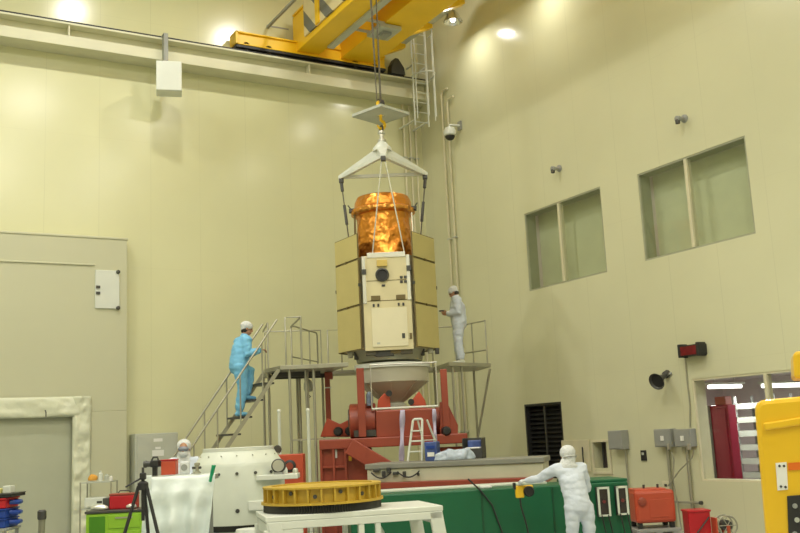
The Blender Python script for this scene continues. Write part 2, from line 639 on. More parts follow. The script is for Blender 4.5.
# lamps: high bay lights under the ceiling plus added wide dome lamps, and their light
def high_bay(x, y, e, q=1.0):
    r = thing('high_bay_lamp', ('round high bay lamp' if q == 1 else 'added dome lamp, widened to dim its reflection,') + ' hanging under the white ceiling', 'lamp', (x, y, ZC - .75), 'high bay lamps under the ceiling' if q == 1 else 'added wide dome lamps under the ceiling')
    MB().lathe((x, y, ZC - .75), [(.30 * q, 0), (.26 * q, .14), (.14 * q, .3), (.09, .34), (.09, .5), (.02, .51), (.02, .75)], 24).build('reflector', M_alu, r, smooth=40)
    MB().lathe((x, y, ZC - .03), [(.12, 0), (.12, .03)], 16).build('ceiling_mount', M_grey, r)
    MB().lathe((x, y, ZC - .76), [(.02, -.03), (.27 * q, -.02), (.27 * q, 0)], 24).build('diffuser', M_lamp, r)
    l = bpy.data.lights.new('lamp_light', 'AREA'); l.shape = 'DISK'; l.size = .55 * q; l.energy = e; l.color = (1.0, .965, .88); l.spread = math.radians(170)
    o = bpy.data.objects.new('lamp_light', l); COL.objects.link(o); o.location = (x, y, ZC - .82)


for yy in (16.6, 8.5, 0.5, -5.0):
    for xx in (9.9, 5.15, 0.4, -5.0):
        if (xx, yy) == (-5.0, -5.0): continue
        high_bay(xx, yy, 270 if (xx > 9 and yy < 12) else 445, 1.0 if yy > 12 else 3.6)  # rows away from the back wall are added, widened to dim their wall reflections

# ================================================================== BACK WALL
# big protruding door housing on the left
zt_ = at(60, 235, Y=21.7).z
xe = at(127, 350, Y=21.7).x
hx0 = -2.0
dz = at(40, 413, Y=21.7).z            # door opening top
dx1 = at(78, 470, Y=21.7).x
m = MB()
m.b2(hx0, xe, 21.7, YB, dz, zt_)
m.b2(dx1, xe, 21.7, YB, 0, dz)
z2 = at(50, 263, Y=21.7).z
m.b2(hx0, at(95, 266, Y=21.67).x, 21.67, 21.7, z2 - .02, z2 + .02)
m.b2(hx0, xe + .02, 21.68, YB, zt_ - .03, zt_ + .02)
struct(m, 'trim_1', M_house, bevel=.01)
r = thing('door_1', None, None, (1.5, 21.85, 0)); r['kind'] = 'structure'
MB().b2(hx0, dx1, 21.82, 21.88, 0, dz).build('door_leaf', M_door, r)
MB().b2(hx0, dx1, 21.78, 21.83, dz - .07, dz).build('header', M_lgrey, r)


# plastic sheet wrapped round the door frame
def wrap_fn(path0, path1, amp, seed):
    def fn(u, v):
        a = V(path0[0]).lerp(V(path0[1]), u); b = V(path1[0]).lerp(V(path1[1]), u)
        p = a.lerp(b, v)
        q = V((p.x * 3.1 + seed, p.z * 3.1, seed))
        d = noise.noise(q) + .5 * noise.noise(q * 2.7) + .35 * noise.noise(q * 5.3)
        edge = min(1, 6 * min(v, 1 - v) + .15)
        return p + V((0, -1, 0)) * (amp * (d + .75) * edge + .012)
    return fn


wz0 = at(40, 397, Y=21.65).z; wx1 = at(91, 450, Y=21.65).x; wx0 = at(72, 470, Y=21.65).x
r = thing('plastic_sheet', 'crinkled clear plastic sheet taped around the grey door opening', 'sheet', (wx0, 21.65, 0))
MB().grid(wrap_fn(((hx0, 21.69, wz0), (wx1, 21.69, wz0)), ((hx0, 21.69, dz - .1), (wx1, 21.69, dz - .1)), .05, 3.3), 110, 10).build('top_strip', M_wrap, r, smooth=180, solid=.004)
MB().grid(wrap_fn(((wx1, 21.69, wz0), (wx1, 21.69, .02)), ((wx0, 21.69, wz0), (wx0, 21.69, .02)), .06, 8.1), 60, 14).build('side_strip', M_wrap, r, smooth=180, solid=.004)
# hook on the strip
p = at(46, 413, Y=21.52)
single(MB().tube([p + V((0, .1, .06)), p + V((0, 0, .02)), p - V((0, 0, .08))], .012, 8), 'hanging_hook', M_dgrey, 'small dark hook hanging at the top of the grey door', 'hook')

# pale cover plate with bolts
pa, pb = at(95, 270, Y=21.7), at(119, 309, Y=21.7)
r = thing('cover_plate', 'pale square cover plate bolted high on the door housing', 'plate', ((pa.x + pb.x) / 2, 21.7, pb.z))
MB().b2(pa.x, pb.x, 21.66, 21.7, pb.z, pa.z).build('plate', M_white, r, bevel=.01)
for q in (at(118, 272, Y=21.66), at(118, 308, Y=21.66)):
    MB().lathe(q, [(.045, 0), (.045, .03), (.02, .05)], 12, (0, -1, 0)).build('bolt', M_dgrey, r)
for q in (at(98, 287, Y=21.66), at(98, 293, Y=21.66)):
    MB().box(q, (.09, .04, .06)).build('switch', M_dgrey, r)

# grey electrical cabinet
ca, cb = at(135, 434, Y=21.5), at(178, 434, Y=21.5)
r = thing('electrical_cabinet', 'grey floor-standing electrical cabinet with paper labels against the cream back wall', 'cabinet', ((ca.x + cb.x) / 2, 21.7, 0))
MB().b2(ca.x, cb.x, 21.5, 21.98, 0.08, ca.z).build('body', M_lgrey, r, bevel=.015)
MB().b2(ca.x + .02, cb.x - .02, 21.8, 21.98, 0, .08).build('plinth', M_dark, r)
MB().b2(ca.x + .05, cb.x - .05, 21.48, 21.5, .15, ca.z - .05).build('door', M_lgrey, r, bevel=.006)
for (px, py, w, h) in ((158, 440, .2, .07), (158, 448, .12, .05), (158, 453, .26, .13)):
    q = at(px, py, Y=21.48)
    MB().box(q, (w, .01, h)).build('paper_label', M_glabel, r)

# runway beam
YF = 21.45
zt = at(0, 11, Y=YF).z
zs = at(0, 24.5, Y=YF).z
zb = at(0, 35.5, Y=YF).z
r = thing('crane_runway', 'long beige crane runway beam fixed along the cream back wall', 'beam', (2, YF, zb))
m = MB()
m.b2(X0, XR, YF + .28, YB, zs, zt - .05); m.b2(X0, XR, YF, YB, zt - .05, zt); m.b2(X0, XR, YF, YB, zb, zs)
m.build('beam', M_beam, r, bevel=.008)
MB().b2(X0, XR - .05, YF + .08, YF + .15, zt, zt + .07).build('rail', M_dark, r)
for k in range(4):
    x = X0 + 1 + k * 6
    MB().b2(x - .015, x + .015, YF + .03, YF + .28, zs, zt - .05).build('stiffener', M_beam, r)

# white loudspeaker box under the beam
q = at(169, 79, Y=21.05)
r = thing('speaker_box', 'white box loudspeaker hung on a grey post below the runway beam', 'loudspeaker', (q.x, q.y, q.z - .42))
ax = (V((.96, -.28, 0)), V((.28, .96, 0)), ZA)
MB().box(q, (.58, .46, .72), ax).build('body', M_white, r, bevel=.02)
MB().b2(q.x - .05, q.x + .05, YF - .18, YF - .03, q.z + .2, zt + .05).build('hanging_post', M_grey, r)
MB().b2(q.x - .05, q.x + .05, YF - .16, YF + .07, zt + .005, zt + .04).build('bracket', M_grey, r)

# ================================================================== OVERHEAD CRANE
zg = zt + .26
g1a, g1b = at(350, 3, Z=zg).x, at(374, 9, Z=zg).x - .03
g2a, g2b = at(415, 0, Z=zg).x - .05, at(445, 10, Z=zg).x
r = thing('overhead_crane', 'yellow double-girder overhead crane riding on the back runway beam', 'crane', ((g1a + g2b) / 2, 18, zg))
GT = zg + 1.0
tx0, tx1 = at(236, 40, Y=YF).x, at(386, 66, Y=YF).x
m = MB()
m.b2(tx0, tx1, YF - .0, YF + .45, zt + .17, zt + .2)
m.b2(tx0, tx1, YF + .06, YF + .40, zt + .17, zt + .50)
m.b2(tx0, tx1, YF - .0, YF + .45, zt + .48, zt + .52)
m.b2(tx0, tx0 + .06, YF - .0, YF + .45, zt + .17, zt + .52)
m.build('end_truck', M_yel, r, bevel=.008)
for x in (tx0 + .3, tx0 + .9, tx1 - .9, tx1 - .3):
    MB().lathe((x, YF + .06, zt + .175), [(.1, 0), (.1, .11)], 20, (0, 1, 0)).build('wheel', M_dark, r)
MB().b2(tx0 + .02, tx1, YF + .02, YF + .20, zt + .105, zt + .17).build('wheel_guard', M_dark, r)
for (a, b) in ((g1a, g1b), (g2a, g2b)):
    g = MB().b2(a, b, 1.0, YF + .28, zg, GT).build('girder', M_yel, r, bevel=.01)
    MB().b2(a - .04, b + .04, 1.0, YF + .2, GT, GT + .05).build('trolley_rail', M_yel, g)
# the girder ends stand on the truck with a web plate
MB().b2(g1b + .004, g2a - .004, YF + .05, YF + .26, zt + .521, GT - .1).build('end_tie', M_yel, r)
# hazard board on the girder's left side
ya, yb_ = at(305, 40, X=g1a - .03).y, at(352, 5, X=g1a - .03).y
MB().b2(g1a - .05, g1a - .005, yb_ - 2.2, ya, zg + .16, GT + .35).build('hazard_board', M_haz, r)
MB().b2(g1a - .09, g1a - .05, ya - .95, ya - .75, zg + .16, GT + .35).build('board_post', M_yel, r)
# cable bar along girder
q0, q1 = at(322, 46, Z=zg - .03), at(376, 8, Z=zg - .03)
MB().b2(g1b - .06, g1b + .12, q1.y - 3, q0.y, zg - .06, zg - .005).build('cable_tray', M_lgrey, r)
# slim conductor bar left of the girder
q0 = at(265, 30, Z=zg + .75)
MB().b2(q0.x - .03, q0.x + .03, q0.y - 9, q0.y, zg + .72, zg + .78).build('conductor_bar', M_grey, r)
for yy in (q0.y - .15, q0.y - 3.2, q0.y - 6.5):
    MB().b2(q0.x - .02, g1a, yy - .03, yy + .03, zg + .78, zg + .82).build('bar_arm', M_grey, r)
# side brackets on the right girder
brk = []
for (px, py) in ((386, 56), (411, 36), (446, 13)):
    q = at(px, py, Z=zg)
    brk.append(q.y)
    b = MB()
    b.prism([(g2b + .004, q.y - .09, zg + .02), (g2b + .62, q.y - .09, zg + .30), (g2b + .62, q.y - .09, zg + .40), (g2b + .004, q.y - .09, zg + .40)], (0, .18, 0))
    b.build('side_bracket', M_yel, r, bevel=.005)
d = brk[1] - brk[2]
for k in range(1, 6):
    yy = brk[2] - d * k
    if yy > 2:
        MB().prism([(g2b + .004, yy - .09, zg + .02), (g2b + .62, yy - .09, zg + .30), (g2b + .62, yy - .09, zg + .40), (g2b + .004, yy - .09, zg + .40)], (0, .18, 0)).build('side_bracket', M_yel, r, bevel=.005)
MB().b2(g2b + .08, g2b + .64, 3.0, brk[0] + .3, zg + .40, zg + .44).build('walkway', M_lgrey, r)
# hanging service frame between the girders
q = at(384, 31, Z=zg - .05)
MB().b2(q.x - .30, q.x + .30, q.y - .35, q.y + .35, zg - .12, zg - .02).build('service_plate', M_lgrey, r, bevel=.01)
MB().b2(q.x - .12, q.x + .12, q.y - .16, q.y + .2, zg - .2, zg - .12).build('service_motor', M_grey, r, bevel=.01)
for yy in (q.y - .3, q.y + .3):
    MB().b2(g1b - .02, g2a + .02, yy - .03, yy + .03, zg - .02, zg + .03).build('service_beam', M_lgrey, r)
HX, HY = 9.53, 17.0
MB().b2(HX - .5, g2b, HY - .9, HY + .9, GT + .05, GT + .8).build('trolley', M_yel, r, bevel=.03)
MB().b2(HX - .42, HX + .12, HY - .5, HY + .5, GT - .45, GT + .05).build('hoist_drum_box', M_grey, r, bevel=.02)

# lamps under the side brackets
def crane_lamp(x, y, z, e, label):
    k = thing('crane_lamp', label, 'lamp', (x, y, z), 'lamps under the crane walkway')
    MB().lathe((x, y, z), [(.24, 0), (.225, 0), (.12, .2), (.07, .26), (.0, .27), (.0, .3), (.08, .29), (.14, .22), (.245, .0)], 24, close=False).build('reflector', M_chrome, k, smooth=50)
    MB().ell((x, y, z + .10), (.07, .07, .11)).build('bulb', M_lamp, k, smooth=180)
    MB().tube([(x, y, z + .28), (x, y, zg + .42), (x - .06, y, zg + .466), (g2b + .66, y, zg + .466), (g2b + .5, y, zg + .466)], .02, 10).build('lamp_mount', M_grey, k)
    l = bpy.data.lights.new('crane_lamp_light', 'AREA'); l.shape = 'DISK'; l.size = .3; l.energy = e; l.color = (1, .96, .86); l.spread = math.radians(175)
    o = bpy.data.objects.new('crane_lamp_light', l); COL.objects.link(o); o.location = (x, y, z - .02)


q = at(453, 22, X=12.8)
crane_lamp(q.x, q.y, q.z, 60, 'silver bell lamp under the crane beside the right wall')
crane_lamp(12.8, 16.0, q.z, 60, 'silver bell lamp under the crane, out over the hall')
crane_lamp(12.8, 11.0, q.z, 60, 'silver bell lamp under the crane, farthest out over the hall')

# hook ropes, block, tray
zhk = zat(HX, HY, 108)
def place_rope(dx, dy, lab):
    return single(MB().tube([(HX + dx * .6, HY + dy, zhk + .14), (HX + dx, HY + dy, GT - .46)], .011, 6), 'hoist_rope', M_rope, lab, 'rope', group='hoist ropes of the crane')
for dx, dy in ((-.18, -.06), (-.07, .06), (-.01, -.06), (.06, .06)):
    place_rope(dx, dy, 'thin dark wire rope running from the crane down to the yellow hook block')
r = thing('hook_block', 'small yellow hook block hanging on wire ropes above the grey tray', 'hook', (HX, HY, zhk - .55))
MB().box((HX, HY, zhk), (.16, .12, .30)).build('block', M_yel, r, bevel=.03)
MB().lathe((HX - .05, HY, zhk + .08), [(.11, 0), (.11, .1)], 20, (1, 0, 0)).build('sheave', M_dgrey, r)
pts = [V((HX, HY, zhk - .15)), V((HX, HY, zhk - .28))] + [V((HX + .09 * math.sin(a), HY, zhk - .37 + .09 * math.cos(a))) for a in [math.radians(t) for t in range(20, 290, 30)]]
MB().tube(pts, [.03, .032] + [.034] * 6 + [.028, .022, .014], 10).build('hook', M_yel, r, smooth=60)
ztr = zat(HX, HY, 116)
r = thing('drip_tray', 'flat grey square drip tray hanging level below the crane hook', 'tray', (HX, HY, ztr))
dg = .60
qs = [V((HX + dg * math.cos(a), HY + dg * math.sin(a), ztr)) for a in [math.radians(t + 62) for t in (0, 90, 180, 270)]]
mid = []
t = MB()
for i in range(4):      # four quarters around the rope slot
    a, b = qs[i], qs[(i + 1) % 4]
    t.prism([a, b, V((HX, HY, ztr)).lerp(b, .18), V((HX, HY, ztr)).lerp(a, .18)], (0, 0, .02))
t.build('tray', M_lgrey, r)
for i in range(4):
    a, b = qs[i], qs[(i + 1) % 4]
    MB().bar(a + ZA * .03, b + ZA * .03, .02, .06).build('rim', M_lgrey, r)
r_sh = zat(HX, HY, 141)
# ---- local frame of the satellite
AZ = math.radians(28.5)
n_ = V((-math.sin(AZ), -math.cos(AZ), 0))     # towards the viewer
s_ = V((math.cos(AZ), -math.sin(AZ), 0))      # to the right
OX = V((HX, HY, 0))


def S(a, b, z):
    """a to the right, b towards the front, z height"""
    return OX + s_ * a + n_ * b + ZA * z


SAX = (s_, n_, ZA)
# spreader
za = zat(HX, HY, 146); ztip = zat(HX, HY, 169)
r = thing('lifting_spreader', 'white three-armed pyramid spreader frame above the satellite', 'spreader', (HX, HY, ztip))
tips = [S(-.90, -.52, ztip), S(.90, -.52, ztip), S(0, 1.0, ztip)]
apex = S(0, 0, za)
MB().lathe((HX, HY, r_sh - .02), [(.09, 0), (.09, .05), (.05, .07), (.05, .16), (.08, .18), (.08, .23)], 18).build('swivel', M_alu, r, smooth=40)
MB().tube([(HX, HY, za + .09), (HX, HY, r_sh)], .035, 10).build('shank', M_alu, r)
zbw = zhk - .397
MB().tube([(HX, HY - .06, r_sh + .2), (HX, HY - .065, zbw - .06), (HX, HY - .04, zbw - .01), (HX, HY, zbw), (HX, HY + .04, zbw - .01), (HX, HY + .065, zbw - .06), (HX, HY + .06, r_sh + .2)], .02, 8).build('shackle_bow', M_dgrey, r, smooth=60)
MB().lathe((HX, HY, za - .12), [(.20, 0), (.20, .06), (.12, .16), (.07, .22)], 24).build('hub', M_white, r, smooth=40)
for tpt in tips:
    d = (tpt - apex); side = d.cross(ZA).normalized()
    m = MB()
    w0, w1, h0, h1 = .11, .06, .22, .09
    a, b = apex + d * .03, tpt + d * .04
    vs = [a + side * w0 - ZA * .02, a - side * w0 - ZA * .02, a - side * w0 - ZA * h0, a + side * w0 - ZA * h0,
          b + side * w1 + ZA * .05, b - side * w1 + ZA * .05, b - side * w1 - ZA * (h1 - .05), b + side * w1 - ZA * (h1 - .05)]
    m.add(vs, [[0, 1, 2, 3], [4, 7, 6, 5], [0, 4, 5, 1], [1, 5, 6, 2], [2, 6, 7, 3], [3, 7, 4, 0]])
    m.build('arm', M_white, r, bevel=.01)
    MB().box(tpt - ZA * .07, (.10, .10, .10), SAX).build('lug', M_dgrey, r, bevel=.01)
for i in range(3):
    MB().bar(tips[i] + ZA * .0, tips[(i + 1) % 3], .05, .07).build('tie_bar', M_white, r)

# ================================================================== SATELLITE
Rh = .99                       # hexagon side
zp0, zp1 = zat(HX, HY, 352), zat(HX, HY, 240.5)      # side panel bottom and top
hexp = [(Rh * math.cos(math.radians(a)), Rh * math.sin(math.radians(a))) for a in (0, 60, 120, 180, 240, 300)]
r = thing('satellite', 'hexagonal cream satellite with orange foil telescope top, hanging under the white spreader', 'satellite', (HX, HY, zp0))
zb_top = zat(HX - .42, HY - .76, 254.5)
body = MB().prism([S(a * .93, b * .93, zp0 + .02) for a, b in hexp], ZA * (zb_top - zp0 - .02)).build('body', M_sat, r, bevel=.012)


def panel(k, name_label=None, nseg=(0, .379, .774, 1.0)):
    """three stacked folded panels on side k of the hexagon"""
    a, b = hexp[k], hexp[(k + 1) % 6]
    P, Q = S(a[0], a[1], 0), S(b[0], b[1], 0)
    d = (Q - P).normalized()
    nrm = d.cross(ZA)
    if nrm.dot((P + Q) / 2 - OX) < 0: nrm = -nrm
    L = (Q - P).length
    mid = (P + Q) / 2 + nrm * .035
    hh = zp1 - zp0
    fr = MB()
    for i in range(3):
        z0, z1 = zp0 + hh * nseg[i], zp0 + hh * nseg[i + 1]
        fr.box(mid + ZA * (z0 + z1) / 2, (L * .97, .03, z1 - z0 - .012), (d, nrm, ZA))
    f = fr.build('panel_frame', M_panele, r, bevel=.004)
    for i in range(3):
        z0, z1 = zp0 + hh * nseg[i], zp0 + hh * nseg[i + 1]
        MB().box(mid + nrm * .017 + ZA * (z0 + z1) / 2, (L * .95, .006, z1 - z0 - .045), (d, nrm, ZA)).build('solar_panel', M_panel, f)
    for zf in (nseg[1], nseg[2]):
        MB().box(mid + nrm * .022 + ZA * (zp0 + hh * zf), (.05, .02, .05), (d, nrm, ZA)).build('hinge', M_panele, f)
    for e in (-1, 1):
        MB().box(mid + d * (e * L * .485) + ZA * (zp0 + hh * .55), (.03, .05, .06), (d, nrm, ZA)).build('latch', M_dgrey, f)


for k in (0, 2, 4):
    panel(k)
panel(3); panel(5)
fb = Rh * math.cos(math.radians(30)) * .93        # front face distance
# the front face sits nearer, so its rows are taken on its own plane
fp = S(0, fb, 0)


def zf(py):
    return zat(fp.x, fp.y, py)


def fa(px):
    """offset to the right on the front face for pixel column px"""
    return (px - 385.0) / F * 18.85


def fbox(name, m, px0, px1, py0, py1, th, bev=0.004, par=None, off=0.0):
    a0, a1 = fa(px0), fa(px1)
    z0, z1 = zf(py1), zf(py0)
    return MB().box(S((a0 + a1) / 2, fb + off + th / 2, (z0 + z1) / 2), (a1 - a0, th, z1 - z0), SAX).build(name, m, par or r, bevel=bev)


fbox('front_panel', M_sat, 361, 409, 256, 350, .03)
fbox('white_cover', M_satl, 368.5, 404, 308, 346.5, .02, off=.03)
fbox('top_strip', M_silver, 366.5, 405, 252.5, 257.5, .05)
fbox('side_rail', M_silver, 361, 364.5, 256, 303, .06)
fbox('side_rail', M_silver, 405.5, 409, 256, 301, .06)
fbox('rail_clamp', M_dgrey, 360.5, 365, 269, 274, .09)
fbox('rail_clamp', M_dgrey, 405.5, 410.5, 267, 272, .09)
for py in (280.5, 300.5):
    fbox('panel_seam', M_panele, 365, 405, py - .35, py + .35, .034, 0)
q = S(fa(381), fb + .03, zf(275))
MB().lathe(q, [(.135, 0), (.135, .05), (.105, .06), (.10, .0)], 32, n_, close=False).build('aperture_ring', M_dgrey, r, smooth=40)
MB().lathe(q + n_ * .004, [(.125, 0), (.12, .02)], 32, n_).build('aperture', M_dark, r)
fbox('sensor_box', mat('sensor_gold', (.62, .46, .12), .4), 376, 386.5, 260.5, 266.5, .10)
fbox('connector', M_dgrey, 380, 383.5, 284.5, 286.5, .05)
for px in (400, 404):
    for py in (278, 282.5):
        fbox('connector', M_dgrey, px - 1.4, px + 1.4, py - 1.3, py + 1.3, .05)
for px in (373.5, 398.5):
    fbox('latch_box', M_panele, px - 4.6, px + 4.6, 295.5, 300, .06)
    for dx in (-2.3, 2.3):
        fbox('stud', M_dgrey, px + dx - 1, px + dx + 1, 303.5, 306.5, .05)
fbox('connector', M_dgrey, 398, 401, 334, 339, .06)
fbox('connector', M_panele, 405.5, 408, 334, 340, .05)
fbox('nameplate', M_lgrey, 373, 376, 342, 344, .052, 0)
# foil telescope drum
zr1, zr0 = zat(HX, HY, 198.5), zat(HX, HY, 211)
zfl, zfb = zat(HX, HY, 216), zat(HX, HY, 252)


def foil_drum(c, prof, n, nsub, amp, sd):
    m = MB()
    pr = []
    for i in range(len(prof) - 1):
        for k in range(nsub):
            t_ = k / nsub
            pr.append((prof[i][0] * (1 - t_) + prof[i + 1][0] * t_, prof[i][1] * (1 - t_) + prof[i + 1][1] * t_))
    pr.append(prof[-1])
    m.lathe(c, pr, n)
    cc = V(c)
    for i, p in enumerate(m.v):
        d = V((p.x - cc.x, p.y - cc.y, 0))
        if d.length > .05:
            w = noise.noise(p * 3.3 + V((sd, 0, 0))) + .6 * noise.noise(p * 8 + V((0, sd, 0)))
            m.v[i] = p + d.normalized() * (amp * w)
    return m


foil_drum((HX, HY, zb_top), [(.62, 0), (.60, .05), (.565, zfb - zb_top + .2), (.545, zfl - zb_top - .10), (.555, zfl - zb_top)], 72, 10, .026, 2).build('foil_drum', M_gold, r, smooth=180)
foil_drum((HX, HY, zfl), [(.62, 0), (.665, .03), (.67, .10), (.60, .14)], 72, 4, .012, 5).build('foil_flange', M_gold2, r, smooth=180)
foil_drum((HX, HY, zr0 - .06), [(.59, 0), (.60, .1), (.585, zr1 - zr0 - .04), (.54, zr1 - zr0 + .06)], 72, 5, .012, 9).build('foil_rim', M_gold, r, smooth=180)
for sx in (-1, 1):
    MB().box(S(.64 * sx, .12, zr0), (.12, .14, .08), SAX).build('lift_lug', M_dgrey, r, bevel=.01)
    MB().tube([S(.645 * sx, .12, zr0 + .02), S(.72 * sx, .12, zr0 + .12)], .014, 6).build('antenna', M_dgrey, r)
    MB().tube([S(.60 * sx, .2, zb_top - .02), S(.585 * sx, .2, zfl + .02)], .022, 8).build('support_rod', M_silver if sx > 0 else M_panele, r)
# lower mechanisms
MB().lathe((HX, HY, zp0 - .20), [(.66, 0), (.68, .10), (.74, .22)], 48).build('separation_ring', M_galv, r, smooth=40)
for i, (px, w, hgt, mt) in enumerate(((368, .26, .13, M_rope), (380, .36, .16, M_dgrey), (391, .22, .12, M_panele), (402, .24, .13, M_rope), (345, .1, .12, M_galv), (351, .08, .16, M_dgrey), (427, .1, .1, M_galv), (434, .08, .12, M_dgrey), (419, .08, .14, M_dgrey))):
    MB().box(S(fa(px), .70 if i < 4 else .2, zp0 - hgt / 2 + .02), (w, .14, hgt), SAX).build('thruster_box', mt, r, bevel=.01)

r.location = r.location - s_ * .045      # hangs a touch left of the hook line
# slings
def sling(p0, p1, label, buckle):
    p0, p1 = V(p0), V(p1)
    k = thing('lifting_sling', label, 'sling', p1, 'slings between the spreader and the satellite')
    MB().tube([p0, p1], .014, 8).build('wire', M_rope if buckle else M_silver, k)
    if buckle:
        d = p1 - p0
        MB().tube([p0, p0 + d * .10], .035, 10).build('shackle', M_dgrey, k)
        MB().tube([p0 + d * .28, p0 + d * .52], .032, 10).build('turnbuckle', M_dgrey, k)
    return k


sling(tips[0] - ZA * .135, S(-.73, -.15, zb_top + .03), 'left steel sling with dark turnbuckle beside the orange foil', True)
sling(tips[1] - ZA * .135, S(.655, -.15, zb_top + .03), 'right steel sling with dark turnbuckle beside the orange foil', True)
sling(tips[2] + s_ * -.04 - ZA * .135, S(-.30, .76, zb_top + .03), 'thin front sling crossing the orange foil on the left', False)
sling(tips[2] + s_ * .04 - ZA * .135, S(.34, .76, zb_top + .03), 'thin front sling crossing the orange foil on the right', False)

# ================================================================== RED DOLLY UNDER THE SATELLITE
def pl(px, py, b):
    """point seen at a pixel on the vertical plane b metres in front of the satellite axis"""
    d = ray(px, py)
    t = ((OX + n_ * b) - EYE).dot(n_) / d.dot(n_)
    return EYE + d * t


def pbox(mb, px0, px1, py0, py1, b, th, zfloor=None):
    c0, c1 = pl(px0, (py0 + py1) / 2, b), pl(px1, (py0 + py1) / 2, b)
    cx = (px0 + px1) / 2
    z1 = pl(cx, py0, b).z
    z0 = pl(cx, py1, b).z if zfloor is None else zfloor
    c = (c0 + c1) / 2 - n_ * (th / 2)
    return mb.box((c.x, c.y, (z0 + z1) / 2), ((c1 - c0).dot(s_), th, z1 - z0), SAX)


r = thing('tilting_dolly', 'red steel tilting dolly with posts and drum under the white cone', 'dolly', (HX, HY, 0))
m = MB(); pbox(m, 320, 372, 439, 480, 1.0, .5, 0.0)
tower = m.build('tower', M_red, r, bevel=.02)
for px in (321, 333.5, 345.5):
    m = MB(); pbox(m, px - 1.2, px + 1.2, 440, 480, 1.09, .09, 0); m.build('rib', M_red, tower)
m = MB(); pbox(m, 320, 346, 466, 468, 1.08, .08); m.build('rib', M_red, tower)
m = MB(); pbox(m, 348.5, 351.5, 445, 461, 1.02, .02); m.build('warning_strip', mat('warning_yellow', (.62, .36, .02), .5, var=.4, vscale=9), tower)
m = MB(); pbox(m, 335, 337, 446, 458, 1.0 + .03, .03); m.build('white_strip', M_white, tower)
m = MB(); pbox(m, 436, 467, 447, 480, .9, .5, 0.0); m.build('end_block', M_red, r, bevel=.02)
m = MB(); pbox(m, 319, 468, 436.5, 446.5, 1.1, .7); m.build('cross_beam', M_red, r, bevel=.02)
m = MB(); m.bar(pl(349, 446, 1.25), pl(400, 476, 1.25), .30, .14, n_.cross(ZA)); m.build('diagonal_brace', M_red, r, bevel=.015)
m = MB(); pbox(m, 376, 435, 409, 437, .95, 1.6); m.build('cradle_box', M_red, r, bevel=.03)
c = pl(365, 421, .55)
MB().lathe(c - s_ * .30, [(.30, 0), (.34, .02), (.34, .50), (.30, .52)], 36, s_).build('trunnion_drum', M_red, r, smooth=40)
MB().lathe(c - s_ * .32, [(.24, 0), (.24, .03)], 36, s_).build('drum_end', M_dgrey, r)
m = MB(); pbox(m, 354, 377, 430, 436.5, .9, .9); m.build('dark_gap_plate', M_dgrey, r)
c = pl(440, 421, .40)
MB().lathe(c - s_ * .10, [(.24, 0), (.28, .02), (.28, .26), (.24, .28)], 36, s_).build('trunnion_drum', M_red, r, smooth=40)
for (a0, a1, y0, y1, b) in ((325.5, 330.5, 373, 437, -.2), (357.5, 365, 368, 437, 1.0), (442, 448.5, 369, 437, .9)):
    m = MB(); pbox(m, a0, a1, y0, y1, b, .16); m.build('post', M_red, r, bevel=.01)
m = MB(); pbox(m, 324.5, 332.5, 372, 379, -.17, .2); m.build('post_cap', M_red, r, bevel=.015)
m = MB(); pbox(m, 325, 331, 387, 388.2, -.19, .18); m.build('post_band', M_white, r)
m = MB()
m.prism([pl(447, 402, .85), pl(458, 425, .85), pl(458, 437, .85), pl(440, 437, .85), pl(440, 402, .85)], -n_ * .2)
m.build('post_gusset', M_red, r, bevel=.01)
m = MB()
m.prism([pl(327, 418, .2), pl(340, 424, .2), pl(352, 418, .2), pl(356, 437, .2), pl(320, 437, .2)], -n_ * .25)
m.build('bearing_saddle', M_red2, r, bevel=.02)
for px, py, b in ((338, 431.5, .42), (349.5, 431, .42), (446.5, 431, 1.12)):
    MB().lathe(pl(px, py, b) - n_ * .22, [(.075, 0), (.09, .02), (.09, .20), (.06, .24)], 20, n_).build('bearing', M_dark, r, smooth=40)
for poly in (((377, 410), (378, 400), (384, 393), (390, 397), (391, 410)), ((409, 410), (412, 400), (419, 391), (425, 400), (428, 410))):
    MB().prism([pl(x, y, .75) for x, y in poly], -n_ * .3).build('lug_plate', M_red2, r, bevel=.012)
for px, py in ((389, 393.5), (411, 402)):
    MB().lathe(pl(px, py, .78), [(.06, 0), (.06, .08)], 16, n_).build('lug_pin', M_dark, r)
MB().box(S(0, -.1, .25), (1.9, 1.9, .5), SAX).build('base_frame', M_red, r, bevel=.03)

# cone that will carry the satellite
zc = [zat(HX, HY, y) for y in (364.5, 369, 383, 403, 405.5, 408.6)]
r = thing('payload_cone', 'pale grey upside-down cone adapter on the red cradle, right under the satellite', 'adapter', (HX, HY, zc[5]))
MB().lathe((HX, HY, 0), [(.20, zc[3]), (.70, zc[2] + .0)], 64).build('cone', M_cone, r, smooth=30)
MB().lathe((HX, HY, 0), [(.72, zc[2]), (.735, zc[1]), (.735, zc[1] + .002)], 64).build('upper_band', M_cone, r, smooth=30)
MB().lathe((HX, HY, 0), [(.77, zc[1] + .002), (.77, zc[0] - .005), (.76, zc[0])], 64).build('top_flange', M_white, r, smooth=30)
MB().lathe((HX, HY, 0), [(.26, zc[5] + .002), (.26, zc[4]), (.20, zc[3])], 40).build('base_flange', M_white2, r, smooth=30)
for k in range(8):
    a = math.radians(k * 45 + 12)
    p0 = V((HX + .725 * math.cos(a), HY + .725 * math.sin(a), zc[2] + .01)); p1 = V((HX + .23 * math.cos(a), HY + .23 * math.sin(a), zc[3] + .04))
    MB().bar(p0, p1, .025, .03).build('stiffener', M_cone, r)

